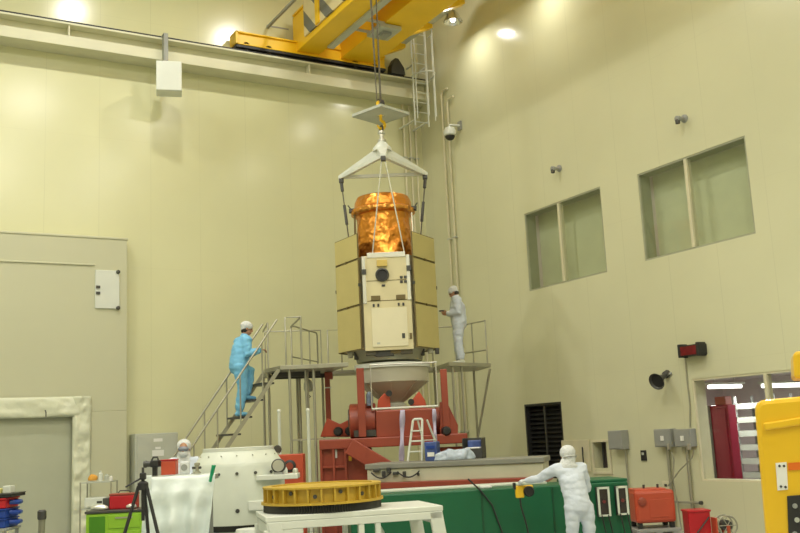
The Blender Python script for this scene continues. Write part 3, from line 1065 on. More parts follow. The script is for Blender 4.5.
# thin white tube frame around the cone
ztop = pl(400, 363.5, .98).z
zbot = pl(400, 409, .98).z
xa, xb = (pl(371, 385, .98) - OX).dot(s_), (pl(437, 385, .98) - OX).dot(s_)
r = thing('tube_frame', 'thin white tube frame standing in front of the grey cone', 'frame', S((xa + xb) / 2, .9, zbot))
for a in (xa, xb):
    MB().tube([S(a, .9, zbot), S(a, .9, ztop)], .014, 8).build('upright', M_alu, r)
MB().tube([S(xa - .02, .9, ztop), S(xb + .02, .9, ztop)], .014, 8).build('top_bar', M_alu, r)
MB().tube([S(xa, .9, zbot + .025), S(xb, .9, zbot + .025)], .022, 10).build('bottom_bar', M_white, r)

# hanging straps and plastic
for (px, y0, y1, b, lab) in ((402.5, 410, 462, 1.32, 'long pale lavender strap hanging down the red cradle behind the stepladder'), (434, 409, 447, 1.32, 'short pale lavender strap hanging at the right end of the red cradle')):
    p0, p1 = pl(px, y0, b), pl(px - (1 if px < 420 else -1.5), y1, b)
    m = MB()
    wd = .042 if px < 420 else .032
    m.grid(lambda u, v, p0=p0, p1=p1, wd=wd: p0.lerp(p1, v) + s_ * (wd * (u - .5) * 2 * (1 + .25 * math.sin(v * 9))) + n_ * (.03 * math.sin(v * 11 + u)), 3, 24)
    m.add([p0 - s_ * wd, p0 + s_ * wd, pl(px, y0, .965) + s_ * wd, pl(px, y0, .965) - s_ * wd], [[0, 1, 2, 3]])
    single(m, 'hanging_strap', M_lav, lab, 'strap', smooth=180, solid=.006, loc=p1)


def heap(c, rx, ry, rz, seed, amp=.3):
    m = MB().ell(c, (rx, ry, rz), SAX, 40, 20)
    cc = V(c)
    for i, p in enumerate(m.v):
        d = p - cc
        w = 1 + amp * (noise.noise(p * 5 + V((seed, 0, 0))) + .6 * noise.noise(p * 11))
        q = cc + d * w
        q.z = max(q.z, cc.z - rz * .35)
        m.v[i] = q
    return m


single(heap(pl(369.5, 402, .80), .07, .06, .2, 4), 'plastic_bag', mat('blue_clear_plastic', (.22, .28, .40), .25, var=.3, vscale=8), 'crumpled bluish plastic bag tied by the left red post under the cone', 'bag', smooth=180)

# cream table with red base in front of the dolly
def dlt(px, py, D):
    return at(px, py, D=D)


ZS = 1.50
A_, B_ = at(367, 468.3, D=16.6), at(543, 464, D=15.9)
zA = (A_.z + B_.z) / 2
td = V((B_.x - A_.x, B_.y - A_.y, 0)); tl = td.length; td.normalize(); tn = V((-td.y, td.x, 0))      # tn points away from the viewer
if tn.dot(n_) > 0: tn = -tn
TAX = (td, tn, ZA)
tc_ = (V((A_.x, A_.y, 0)) + V((B_.x, B_.y, 0))) / 2
DEP = 1.02
r = thing('test_table', 'cream table slab with grey top on a red base before the red dolly', 'table', tc_ + tn * DEP / 2)
zb1, zb2 = zA - 13.5 / 960 * 16.2, zA - 19.5 / 960 * 16.2
MB().box(tc_ + tn * (DEP / 2) + ZA * (zA + .045), (tl + .06, DEP + .06, .09), TAX).build('table_top', M_slabt, r, bevel=.012)
MB().box(tc_ + tn * (DEP / 2) + ZA * ((zA + zb1) / 2), (tl, DEP, zA - zb1), TAX).build('slab', M_slab, r, bevel=.01)
MB().box(tc_ + tn * (DEP / 2) + ZA * ((zb1 + zb2) / 2) - td * .1, (tl + .3, DEP + .2, zb1 - zb2), TAX).build('red_rail', M_red, r, bevel=.01)
MB().box(tc_ + tn * (DEP / 2) + ZA * (zb2 / 2), (tl - .2, DEP - .2, zb2), TAX).build('base', M_red, r, bevel=.02)
for (u, w, hh) in ((.06, .12, .05), (.13, .07, .09), (.17, .1, .05), (.22, .05, .1), (.10, .06, .10), (.30, .04, .05)):
    MB().box(tc_ + td * ((u - .5) * tl) - tn * .03 + ZA * (zA - .06 - .05 * math.sin(u * 90)), (w, .06, hh), TAX).build('cable_connector', M_dgrey, r, bevel=.008)
ZT = zA + .09


def ont(px, b_in):
    """point on the table top under pixel column px, b_in metres behind its front edge"""
    lo = None
    d = ray(px, 460)
    o = tc_ + tn * b_in
    t = (V((o.x, o.y, 0)) - V((EYE.x, EYE.y, 0))).dot(tn) / V((d.x, d.y, 0)).dot(tn)
    p = EYE + d * t
    return V((p.x, p.y, ZT))


# hoses hanging over the front
def hose(name, pts, rad, m, label):
    return single(MB().tube(pts, rad, 8), name, m, label, 'cable', smooth=60, loc=pts[-1])


# step ladder on the table
sl = ont(411, .52); sr_ = ont(421, .52)
w2 = (sr_ - sl).length / 2
lc = (sl + sr_) / 2 + ZA * .01
hz = 41 / 960 * 17.0
r = thing('step_ladder', 'small white folding step ladder standing on the grey table top', 'ladder', lc)
ldir = V((math.cos(math.radians(35)), 0, 0))
lx = td; ly = tn
def lp(a, b, z): return lc + lx * a + ly * b + ZA * z
for sg in (-1, 1):
    MB().tube([lp(sg * .13 - .02, 0, .0), lp(sg * .085 + .04, .10, hz - .03), lp(sg * .07 + .045, .11, hz)], .022, 8).build('front_rail', M_white, r)
    MB().tube([lp(sg * .13 + .26, .42, .0), lp(sg * .085 + .12, .14, hz - .02)], .018, 8).build('rear_rail', M_white, r)
MB().tube([lp(-.025, .11, hz), lp(.115, .11, hz)], .022, 8).build('top_bar', M_white, r)
for k, z in enumerate((.16, .34, .52)):
    t = z / hz
    a = -.02 + .06 * t
    hw = .13 - .045 * t
    MB().box(lp(a, .05 + .05 * t, z), (2 * hw, .10, .025), (lx, ly, ZA)).build('tread', M_white, r, bevel=.005)
MB().tube([lp(-.13 + .02, .05, hz * .48), lp(-.02 + .19, .27, hz * .48)], .010, 6).build('spreader_bar', M_white, r)
MB().tube([lp(.11 + .02, .05, hz * .48), lp(.22 + .10, .27, hz * .48)], .010, 6).build('spreader_bar', M_white, r)

# cases on the table
def case(px0, px1, h, b_in, dep, name, m, label, lidm, open_=False):
    p0, p1 = ont(px0, b_in), ont(px1, b_in)
    c = (p0 + p1) / 2 + tn * dep / 2
    wd = (p1 - p0).length
    k = thing(name, label, 'case', c)
    if not open_:
        MB().box(c + ZA * h / 2, (wd, dep, h), TAX).build('body', m, k, bevel=.015)
        MB().box(c + ZA * (h * .72) - tn * (dep / 2 + .006), (wd * .7, .012, .05), TAX).build('label_band', lidm, k)
        MB().box(c + ZA * (h * .35) - tn * (dep / 2 + .006), (wd * .55, .012, .07), TAX).build('label_band', M_glabel, k)
    else:
        t = .02
        mm = MB()
        mm.box(c + ZA * t / 2, (wd, dep, t), TAX)
        for sg in (-1, 1):
            mm.box(c + td * (sg * (wd / 2 - t / 2)) + ZA * h / 2, (t, dep, h), TAX)
        mm.box(c + tn * (dep / 2 - t / 2) + ZA * h / 2, (wd, t, h), TAX)
        mm.box(c - tn * (dep / 2 - t / 2) + ZA * h * .25, (wd, t, h * .5), TAX)
        mm.build('body', m, k, bevel=.006)
        MB().box(c + ZA * (h * .66) + td * .02 + tn * .05, (wd * .7, dep * .6, h * .45), TAX).build('blue_content', lidm, k, bevel=.02)
        MB().box(c + ZA * (h * .45) - tn * .10, (wd * .8, dep * .4, h * .2), TAX).build('pale_content', M_glabel, k, bevel=.02)
    return k


case(425, 437.5, .33, .28, .28, 'equipment_case', M_bluebox, 'blue case with white bands beside the step ladder on the table', M_blue)
case(463, 483, .36, .75, .42, 'open_crate', M_dgrey, 'dark open crate holding blue things at the right of the red dolly', M_bluebox, True)
p = ont(455, .12)
single(heap(p + ZA * .062, .34, .09, .14, 7, .4), 'plastic_film', mat('pale_blue_film', (.45, .52, .62), .25, var=.25, vscale=7), 'heap of crumpled pale plastic film lying between blue case and dark crate', 'film', smooth=180)

# ================================================================== SCAFFOLD PLATFORMS
UU = V((math.cos(math.radians(18)), -math.sin(math.radians(18)), 0))
VV = V((math.sin(math.radians(18)), math.cos(math.radians(18)), 0))


def DF(u, v, z): return OX + UU * u + VV * v + ZA * z


def xy(p, z): return V((p.x, p.y, z))


ZD0, ZD = 3.34, 3.42
L1 = at(267, 372, Z=ZD0)
u1, v1 = (L1 - OX).dot(UU), (L1 - OX).dot(VV)
R1 = at(493, 367, Z=ZD0)
uR, vR = (R1 - OX).dot(UU), (R1 - OX).dot(VV)
TB = .03


def pole(px, py, D, par, z1=ZD0, lean=None, m=None, rad=.026, name='pole'):
    p = at(px, py, D=D)
    q = xy(p, 0) if lean is None else lean
    return MB().tube([xy(p, z1), q], rad, 10).build(name, m or M_galv, par, smooth=60)


def rail(par, pts, name='guard_rail', rad=.019):
    return MB().tube(pts, rad, 8).build(name, M_galv, par, smooth=60)


r = thing('work_platform', 'grey scaffold platform left of the satellite at the head of the stairs', 'platform', DF(-1.8, .6, 0))
poly = [DF(u1 + .22, v1 - .5, ZD0), DF(-1.75, v1 - .55, ZD0), DF(-1.02, -.86, ZD0), DF(-1.14, .1, ZD0), DF(-1.14, 1.9, ZD0), DF(u1 - .02, 1.9, ZD0), DF(u1 + .22, v1 - .5, ZD0) + V((0, .80, 0))]
MB().prism(poly, ZA * (ZD - ZD0)).build('deck', M_galv, r, bevel=.006)
for (u, v) in ((u1 + .40, v1 - .42), (u1 + .06, v1 + .45), (u1 + .05, 1.8), (-1.75, v1 - .15), (-1.66, -.55), (-1.75, 1.8), (-1.2, 1.8), (u1 + .72, v1 + .9)):
    MB().tube([DF(u, v, ZD0), DF(u, v, 0)], .027, 10).build('pole', M_galv, r, smooth=60)
MB().tube([DF(u1 + .72, v1 - .3, ZD0), DF(-1.74, v1 - .2, .25)], .024, 10).build('brace', M_galv, r, smooth=60)
MB().bar(DF(u1 + .40, v1 - .42, 2.0), DF(-1.2, v1 - .42, 2.0), .03, .03).build('cross_tube', M_galv, r)
for (u, v) in ((-1.9, .1), (-1.6, .8)):
    MB().bar(DF(u1 + .1, v, ZD0 - .05), DF(-1.1 if v > .5 else -1.45, v, ZD0 - .05), .05, .09).build('deck_joist', M_dgrey, r)


def topz(px, py, D): return at(px, py, D=D).z


ZR = ZD + .93
# front rail with its rounded end, end rail, slanting rail
a = DF(u1 + .34, v1 - .46, 0); b = DF(u1 + .64, v1 - .48, 0)
rail(r, [xy(a, ZD), xy(a, ZR), xy(b, ZR)])
rail(r, [xy(b, ZR), xy(b, ZD)], 'guard_post')
e1 = at(291, 325.5, Z=ZR); e2 = at(317, 333, Z=ZR)
e1 = V((e1.x, e1.y, 0)); e2 = V((e2.x, e2.y, 0))
rail(r, [xy(e1, ZD), xy(e1, ZR - .05), xy(e1.lerp(e2, .04), ZR), xy(e1.lerp(e2, .96), ZR), xy(e2, ZR - .05), xy(e2, ZD)])
rail(r, [xy(b, ZR), xy(e1, ZR - .02)])
for t in (.35, .68):
    rail(r, [xy(e1.lerp(e2, t), ZR), xy(e1.lerp(e2, t), ZD)], 'guard_post', .016)
rail(r, [xy(e1, ZD + .28), xy(e2, ZD + .28)], rad=.015)
f1 = DF(-1.14 - .06, 1.84, 0); f0 = DF(-.75, 1.84, 0)
rail(r, [xy(f1, ZD), xy(f1, ZR), xy(DF(u1 + .1, 1.84, 0), ZR), xy(DF(u1 + .1, 1.84, 0), ZD)])
a2 = DF(u1 + .06, v1 + .42, 0); b2_ = DF(u1 + .06, 1.8, 0)
rail(r, [xy(a2, ZD), xy(a2, ZR), xy(b2_, ZR)])

r = thing('work_platform', 'grey scaffold platform right of the satellite that a white-suited worker stands on', 'platform', DF(1.7, 1.0, 0))
poly = [DF(1.16, -.1, ZD0), DF(uR - .05, vR - .02, ZD0), DF(uR, 1.9, ZD0), DF(-1.12, 1.9, ZD0), DF(-1.12, 1.25, ZD0), DF(1.16, 1.25, ZD0)]
MB().prism(poly, ZA * (ZD - ZD0)).build('deck', M_galv, r, bevel=.006)
for (u, v) in ((1.28, .08), (1.30, 1.75), (uR - .12, 1.75), (1.52, .25)):
    MB().tube([DF(u, v, ZD0), DF(u, v, 0)], .027, 10).build('pole', M_galv, r, smooth=60)
pt = at(490, 369, Z=ZD0); D_ = (pt - EYE).dot(fw)
pb_ = at(477, 441, D=D_)
dirn = (pb_ - pt)
MB().tube([pt, pt + dirn * (ZD0 / (pt.z - pb_.z))], .027, 10).build('raking_pole', M_galv, r, smooth=60)
h1 = at(486.5, 320, Z=ZR); h2 = at(466, 325, Z=ZR)
h1 = DF(uR - .09, vR + .08, 0)
h2d = DF(1.85, 1.75, 0)
rail(r, [xy(h1, ZD), xy(h1, ZR), xy(h2d, ZR), xy(h2d, ZD)])
rail(r, [xy(h1, ZD + .3), xy(h2d, ZD + .3)], rad=.016)
for t in (.45,):
    rail(r, [xy(h1.lerp(h2d, t), ZR), xy(h1.lerp(h2d, t), ZD)], 'guard_post', .016)
rail(r, [xy(h2d, ZR), DF(1.3, 1.82, ZR), DF(1.3, 1.82, ZD)])
rail(r, [DF(-.75, 1.84, ZD), DF(-.75, 1.84, ZR), DF(-1.05, 1.84, ZR), DF(-1.05, 1.84, ZD)])

# stairs
SLP = 1.36
U0 = u1 + .22
STW = .75
rise = ZD / 11
r = thing('stairs', 'steep grey metal stairs with tube handrails leading up to the left platform', 'stairs', DF(u1 - 1.2, v1 + .4, 0))


SP0 = DF(U0, v1 - .5, 0)
SX_, SY_ = V((1, 0, 0)), V((0, 1, 0))


def st(t, v, dz=0.0): return SP0 + SX_ * (-.006 - t) + SY_ * (.02 + v) + ZA * (ZD - SLP * t + dz)


TT = ZD / SLP
for v in (.0, STW):
    MB().bar(st(.02, v, -.05), st(TT - .04, v, -.0), .025, .07, SY_).build('stringer', M_galv, r)
for k in range(1, 11):
    t = k * rise / SLP
    MB().box(st(t, STW / 2, -.02) - UU * .0, (.24, STW - .04, .035), (SX_, SY_, ZA)).build('tread', M_dgrey, r)
for v in (-.0, STW):
    MB().tube([st(-.0 + .03, v, .93), st(TT - .25, v, .90), st(TT - .2, v, .75)], .02, 8).build('handrail', M_galv, r, smooth=60)
    for t in (.35, .8, 1.25, 1.7, 2.15):
        MB().tube([st(t, v, 0), st(t, v, .92)], .016, 8).build('handrail_post', M_galv, r, smooth=60)

# lean stanchions below the platform
for (px, py, D, lab) in ((279, 412, 17.3, 'pale thin stanchion below the stair head, left of its twin'), (308, 411, 17.4, 'pale thin stanchion below the left platform, beside the red tower')):
    p = at(px, py, D=D)
    k = thing('stanchion', lab, 'stanchion', xy(p, 0), 'stanchions under the left platform')
    MB().tube([xy(p, .02), p], .03, 10).build('post', M_white2, k, smooth=60)
    MB().lathe(xy(p, 0), [(.16, 0), (.16, .02), (.05, .05)], 20).build('base', M_white2, k, smooth=40)
    MB().lathe(p, [(.035, 0), (.04, .02), (.02, .05)], 12).build('cap', M_white, k, smooth=60)

# hook scale hanging below the left platform
p = at(308, 376, D=19.3)
k = thing('hanging_scale', 'small grey hook scale hanging under the left platform', 'scale', V((p.x, p.y, ZD0 - .52)))
MB().tube([xy(p, ZD0 - .001), xy(p, ZD0 - .16)], .010, 8).build('cord', M_dgrey, k)
MB().lathe(xy(p, ZD0 - .40), [(.05, 0), (.085, .03), (.085, .18), (.05, .23), (.02, .25)], 20).build('body', M_lgrey, k, smooth=40)
MB().tube([xy(p, ZD0 - .40), xy(p, ZD0 - .46), xy(p, ZD0 - .50) + s_ * .04, xy(p, ZD0 - .52), xy(p, ZD0 - .50) - s_ * .04], .012, 8).build('hook', M_dgrey, k, smooth=60)
# cables drooping over the front of the cream table
for (px0, px1, lab) in ((372, 392, 'dark cable drooping over the left end of the cream table front'), (398, 420, 'dark cable drooping over the cream table front below the lavender strap')):
    q0, q1 = ont(px0, 0) - tn * .085 - ZA * .14, ont(px1, 0) - tn * .085 - ZA * .14
    P_ = arc(q0, q1, .10, 10)
    single(MB().tube(P_, .012, 8), 'cable', M_dark, lab, 'cable', smooth=60, loc=P_[5])

# ================================================================== PEOPLE
def remesh(o, vox, smooth_it=3, disp=None):
    """fuse the overlapping forms of a figure into one continuous skin"""
    md = o.modifiers.new('fuse', 'REMESH'); md.mode = 'VOXEL'; md.voxel_size = vox
    sm = o.modifiers.new('smooth', 'SMOOTH'); sm.factor = .5; sm.iterations = smooth_it
    dg = bpy.context.evaluated_depsgraph_get()
    dg.update()
    me = bpy.data.meshes.new_from_object(o.evaluated_get(dg))
    o.modifiers.clear()
    old = o.data
    o.data = me
    bpy.data.meshes.remove(old)
    if disp:
        amp, sc_, sd = disp
        nr = [v.normal.copy() for v in me.vertices]
        for v, q in zip(me.vertices, nr):
            p = v.co
            w = noise.noise(V((p.x * sc_ + sd, p.y * sc_, p.z * sc_ * 1.9))) + .5 * noise.noise(V((p.x * sc_ * 2.3, p.y * sc_ * 2.3 + sd, p.z * sc_ * 3.6)))
            v.co = p + q * (amp * w)
    me.polygons.foreach_set('use_smooth', [True] * len(me.polygons))
    return o


def person(label, base, fwd, H_, J, suit, cap_style, gloves=None, girth=1.15, boots=M_white):
    """J: joints in a local frame (x right, y forward, z up) for a 1.70 m figure"""
    k = H_ / 1.70
    f = V(fwd).normalized(); rgt = f.cross(ZA).normalized()
    base = V(base)

    def W(p): return base + (rgt * p[0] + f * p[1] + ZA * p[2]) * k

    def Wd(p): return (rgt * p[0] + f * p[1] + ZA * p[2])
    root = thing('person', label, 'person', base)
    hd = V(J['head'])                                   # head centre
    pit = math.radians(J.get('pitch', 0)); yaw = math.radians(J.get('yaw', 0))
    hf = V((math.sin(yaw) * math.cos(pit), math.cos(yaw) * math.cos(pit), -math.sin(pit)))    # face direction, local
    hr = hf.cross(ZA).normalized(); hu = hr.cross(hf).normalized()

    def Hp(a, b, c): return W(hd + hr * a + hf * b + hu * c)
    HAX = (Wd(hr), Wd(hf), Wd(hu))
    b = MB()
    # head: skull, jaw, nose, brow, ears
    b.ell(Hp(0, -.008, .025), (.074 * k, .094 * k, .092 * k), HAX)
    b.ell(Hp(0, .028, -.052), (.054 * k, .062 * k, .062 * k), HAX)
    b.limb([Hp(0, .088, .018), Hp(0, .104, -.018), Hp(0, .100, -.026)], [.009 * k, .013 * k, .014 * k], 10)
    b.ell(Hp(0, .082, .035), (.045 * k, .012 * k, .010 * k), HAX)
    b.ell(Hp(0, .078, -.068), (.024 * k, .014 * k, .012 * k), HAX)
    for sg in (-1, 1):
        b.ell(Hp(sg * .076, -.004, -.005), (.010 * k, .020 * k, .032 * k), HAX)
    nk = V(J['neck'])
    b.limb([W(nk - V((0, .01, .05))), W(nk), W(hd - hu * .05 - hf * .015)], [.062 * k, .054 * k, .056 * k])
    ch, pv = V(J['chest']), V(J['pelvis'])
    b.limb([W(pv), W((pv + ch) / 2), W(ch), W(nk - V((0, .0, .05)))], [(.150 * k, .105 * k), (.135 * k, .10 * k), (.165 * k, .115 * k), (.10 * k, .07 * k)], 18, rgt)
    c = MB(); g = k * girth
    c.limb([W(pv - V((0, 0, .03))), W((pv * .6 + ch * .4)), W(ch), W(nk - V((0, .005, .065))), W(nk - V((0, 0, .015)))],
           [(.180 * g, .135 * g), (.178 * g, .138 * g), (.190 * g, .138 * g), (.125 * g, .085 * g), (.066 * g, .066 * g)], 20, rgt)
    gls = []; bt = []
    for sd in ('L', 'R'):
        c.limb([W(nk - V((0, .005, .055))), W(V(J['sh' + sd]) * .6 + (nk - V((0, 0, .05))) * .4), W(V(J['sh' + sd]))], [.066 * g, .074 * g, .080 * g])
    for sd in ('L', 'R'):
        sg = -1 if sd == 'L' else 1
        gl = MB(); gls.append(gl)
        s0, e0, w0 = V(J['sh' + sd]), V(J['el' + sd]), V(J['wr' + sd])
        b.limb([W(s0), W(s0.lerp(e0, .5)), W(e0), W(e0.lerp(w0, .4)), W(w0)], [.058 * k, .048 * k, .041 * k, .040 * k, .027 * k])
        c.limb([W(ch.lerp(s0, .55)), W(s0), W(s0.lerp(e0, .5)), W(e0), W(e0.lerp(w0, .45)), W(e0.lerp(w0, .93))], [.085 * g, .084 * g, .074 * g, .064 * g, .060 * g, .045 * g])
        # hand: palm, four fingers, thumb
        hdv = V(J.get('hand' + sd, tuple((w0 - e0).normalized()))).normalized()
        pn = V(J.get('palm' + sd, (0, 0, -1)))
        pn = (pn - hdv * pn.dot(hdv)).normalized()       # palm normal (towards what it holds)
        lt = hdv.cross(pn).normalized()                   # across the palm
        if J.get('thumb' + sd, 1) < 0: lt = -lt
        for tgt, inf in ((b, 0.0), (gl, .0022)):
            tgt.limb([W(w0 - hdv * .01), W(w0 + hdv * .045), W(w0 + hdv * .088)], [((.026 + inf) * k, (.020 + inf) * k), ((.038 + inf) * k, (.016 + inf) * k), ((.040 + inf) * k, (.013 + inf) * k)], 14, Wd(lt))
            curl = J.get('curl' + sd, .5)
            for i, (off, L) in enumerate(((.028, .072), (.0095, .082), (-.0095, .076), (-.028, .060))):
                p = w0 + hdv * .086 + lt * off
                d = hdv.copy(); pts = [p - d * .02, p]
                for j, fr in enumerate((.42, .32, .26)):
                    a = curl * (0.55 + .5 * j)
                    d = (hdv * math.cos(a) + pn * math.sin(a))
                    p = p + d * (L * fr); pts.append(p.copy())
                tgt.limb([W(q) for q in pts], [(.0098 + inf) * k, (.0096 + inf) * k, (.009 + inf) * k, (.0085 + inf) * k, (.0072 + inf) * k], 8)
            p = w0 + hdv * .025 + lt * .030
            d = (hdv * .6 + lt * .65 + pn * .45).normalized(); d2 = (hdv * .85 + lt * .1 + pn * .55).normalized()
            tgt.limb([W(p - lt * .012), W(p + d * .032), W(p + d * .032 + d2 * .030), W(p + d * .032 + d2 * .052)], [(.013 + inf) * k, (.0115 + inf) * k, (.010 + inf) * k, (.008 + inf) * k], 8)
        h0, n0, a0 = V(J['hip' + sd]), V(J['kn' + sd]), V(J['an' + sd])
        b.limb([W(h0), W(h0.lerp(n0, .5)), W(n0), W(n0.lerp(a0, .35)), W(a0)], [.088 * k, .070 * k, .052 * k, .054 * k, .036 * k])
        c.limb([W(h0 + (pv - h0) * .25), W(h0), W(h0.lerp(n0, .5)), W(n0), W(n0.lerp(a0, .35)), W(n0.lerp(a0, .86))], [.115 * g, .112 * g, .096 * g, .078 * g, .076 * g, .066 * g])
        toe = V(J.get('toe' + sd, (0, 1, 0))).normalized()
        b.limb([W(a0 + V((0, 0, -.01))), W(a0 - ZA * .05 + toe * .06), W(a0 - ZA * .062 + toe * .14)], [.036 * k, .034 * k, .024 * k])
        m = MB()
        m.limb([W(a0 + (n0 - a0) * .25), W(a0)], [.068 * k, .055 * k])
        sole = a0.z - .085
        m.limb([W(a0 - toe * .035 - ZA * .042), W(a0 + toe * .06 - ZA * .043), W(a0 + toe * .155 - ZA * .050)], [(.046 * k, .042 * k), (.052 * k, .041 * k), (.044 * k, .034 * k)], 14, Wd(toe.cross(ZA)))
        bt.append(m)
    o = b.build('body', M_skin, root); remesh(o, .0072 * k, 2)
    o = c.build('coverall', suit, root); remesh(o, .016 * k, 3, (.012, 7.5, H_ * 9))
    for m in bt:
        o = m.build('boot', boots, root); remesh(o, .013 * k, 2)
    for gl in (gls if gloves else []):
        o = gl.build('glove', gloves, root); remesh(o, .0072 * k, 1)
    # cap or hood
    m = MB()
    if cap_style == 'cap':
        m.ell(Hp(0, -.022, .055), (.100 * k, .116 * k, .086 * k), HAX, 28, 16)
        m.ell(Hp(0, -.055, .010), (.080 * k, .062 * k, .085 * k), HAX, 24, 14)
    else:
        m.ell(Hp(0, -.036, .042), (.102 * k, .104 * k, .096 * k), HAX, 28, 16)
        m.ell(Hp(0, -.045, -.020), (.088 * k, .072 * k, .105 * k), HAX, 24, 14)
        m.limb([Hp(0, -.03, -.05), W(nk + V((0, 0, .01))), W(nk - V((0, .0, .045)))], [(.086 * k, .08 * k), (.100 * k, .086 * k), (.145 * k, .10 * k)], 16, rgt)
    o = m.build('cap' if cap_style == 'cap' else 'hood', M_cap, root); remesh(o, .010 * k, 2, (.004, 18.0, 3.0))
    if cap_style == 'cap':
        m = MB()
        for sg in (-1, 1):
            m.ell(Hp(sg * .062, -.040, -.035), (.020 * k, .045 * k, .042 * k), HAX)
        m.ell(Hp(0, -.075, -.045), (.06 * k, .028 * k, .045 * k), HAX)
        o = m.build('hair', M_hair, root); remesh(o, .009 * k, 1)
    for sg in (-1, 1):
        MB().ell(Hp(sg * .031, .079, .012), (.013 * k, .009 * k, .008 * k), HAX, 12, 8).build('eye', M_eye, root, smooth=180)
    MB().ell(Hp(0, .0885, -.067), (.022 * k, .006 * k, .006 * k), HAX, 12, 8).build('mouth', M_lip, root, smooth=180)
    return root, W, Hp, Wd


# --- blue figure climbing the stairs
kA = 4
# foot on a tread: the stairs run along UU
tr_lo = 3                     # tread count from the deck down
def tread_top(k, v): return st(k * rise / SLP, v, -.02 + .0175)


vA = .36
fa_, fb_ = tread_top(tr_lo, vA), tread_top(tr_lo - 1, vA)
HA = 1.80; kk = HA / 1.70
dy = (fb_ - fa_).dot(SX_) / kk; dz_ = (fb_.z - fa_.z) / kk
pA = xy(fa_ , fa_.z) - SX_ * .03
JA = dict(head=(0, .20, 1.585), pitch=14, yaw=16, neck=(0, .145, 1.45), chest=(0, .09, 1.24), pelvis=(0, .02, .93),
          shL=(-.175, .10, 1.36), elL=(-.21, .15, 1.08), wrL=(-.20, .33, 1.20),
          shR=(.175, .12, 1.36), elR=(.23, .10, 1.09), wrR=(.262, .33, 1.17),
          hipL=(-.095, .03, .90), knL=(-.095, .28, dz_ + .53), anL=(-.095, dy - .02, dz_ + .088),
          hipR=(.095, .01, .90), knR=(.095, .06, .50), anR=(.095, -.02, .088), palmL=(0, 0, -1), palmR=(0, 0, -1), curlR=1.0, curlL=.8,
          handR=(.0, .9, .1), handL=(0, .9, .1))
person('person in blue coveralls and white cap climbing the metal stairs', pA, SX_, HA, JA, M_suitb, 'cap', None, 1.22, boots=M_suitb)

# --- white figure on the right platform
pB = at(461, 364.5, Z=ZD); pB.z = ZD
fB = (-s_ * 1.0 - n_ * .12).normalized()
JB = dict(head=(0, .075, 1.545), pitch=34, yaw=0, neck=(0, .045, 1.43), chest=(0, .01, 1.24), pelvis=(0, -.01, .92),
          shL=(-.175, .0, 1.37), elL=(-.235, -.02, 1.08), wrL=(-.10, .22, 1.10),
          shR=(.175, .0, 1.37), elR=(.235, -.02, 1.08), wrR=(.10, .22, 1.10),
          hipL=(-.095, 0, .90), knL=(-.10, .03, .49), anL=(-.10, -.02, .088),
          hipR=(.095, 0, .90), knR=(.10, .04, .49), anR=(.10, .03, .088),
          palmL=(1, 0, .5), palmR=(-1, 0, .5), curlL=.7, curlR=.7, handL=(.25, .9, .05), handR=(-.25, .9, .05), thumbL=-1)
rB, WB, HB, _ = person('person in white coveralls and cap standing on the right platform, looking down at his hands', pB, fB, 1.71, JB, M_suitw, 'cap', None, 1.24)
c = WB((0, .35, 1.165))
k = thing('handheld_meter', 'small dark handheld meter with white face held by the worker on the platform', 'meter', c - ZA * .03)
MB().box(c, (.10, .05, .035)).build('body', M_dgrey, k, bevel=.008)
MB().box(c + ZA * .019, (.07, .04, .004)).build('screen', M_glabel, k)

# --- white figure at the green base, seen from behind
pC = at(574, 452, D=13.0); pC.z = 0
fC = (-n_ * 1.0 - s_ * .22).normalized()
JC = dict(head=(-.04, .15, 1.525), pitch=18, yaw=-14, neck=(-.045, .11, 1.45), chest=(-.04, .06, 1.24), pelvis=(-.01, -.04, .92),
          shL=(-.225, .11, 1.37), elL=(-.38, .30, 1.26), wrL=(-.50, .47, 1.235),
          shR=(.135, .10, 1.37), elR=(.215, .18, 1.09), wrR=(.16, .42, 1.13),
          hipL=(-.095, -.03, .90), knL=(-.10, .02, .49), anL=(-.10, -.04, .088),
          hipR=(.095, -.03, .90), knR=(.12, -.02, .49), anR=(.14, -.10, .088),
          palmL=(0, 0, -1), palmR=(0, 0, -1), curlL=.9, curlR=.6, handL=(-.35, .9, -.05), handR=(-.3, .9, .0), thumbL=1, thumbR=-1)
rC, WC, HC, _ = person('person in white coveralls and hood seen from behind, reaching to the yellow control pendant', pC, fC, 1.79, JC, M_suitw, 'hood', M_cap, .93)
m = MB(); m.tube([HC(-.100, -.05, -.03), HC(-.07, -.112, -.035), HC(0, -.135, -.037), HC(.07, -.112, -.035), HC(.100, -.05, -.03)], .008, 8)
m.build('hood_strap', M_grey, rC, smooth=60)

# --- figure half hidden behind the draped stand
pD = at(184, 452, D=15.1); pD.z = .22
fD = (n_ * 1.0 + s_ * .10).normalized()
JD = dict(head=(0, .03, 1.56), pitch=6, yaw=0, neck=(0, .0, 1.43), chest=(0, 0, 1.24), pelvis=(0, 0, .92),
          shL=(-.17, .0, 1.36), elL=(-.22, .06, 1.08), wrL=(-.10, .28, 1.20),
          shR=(.17, .0, 1.36), elR=(.22, .06, 1.08), wrR=(.10, .28, 1.20),
          hipL=(-.09, 0, .90), knL=(-.10, .02, .49), anL=(-.10, 0, .088), hipR=(.09, 0, .90), knR=(.10, .02, .49), anR=(.10, 0, .088),
          palmL=(1, 0, 0), palmR=(-1, 0, 0), curlL=.8, curlR=.8, thumbL=-1)
rD, WD, HD, _ = person('person in white hood and goggles, half hidden behind the white plastic-draped stand', pD, fD, 1.88, JD, M_suitw, 'hood', M_cap)
m = MB(); m.ell(HD(0, .074, .008), (.086, .056, .044), (s_, n_, ZA)); m.build('goggles', mat('smoky_visor', (.20, .22, .27), .25), rD, smooth=180)
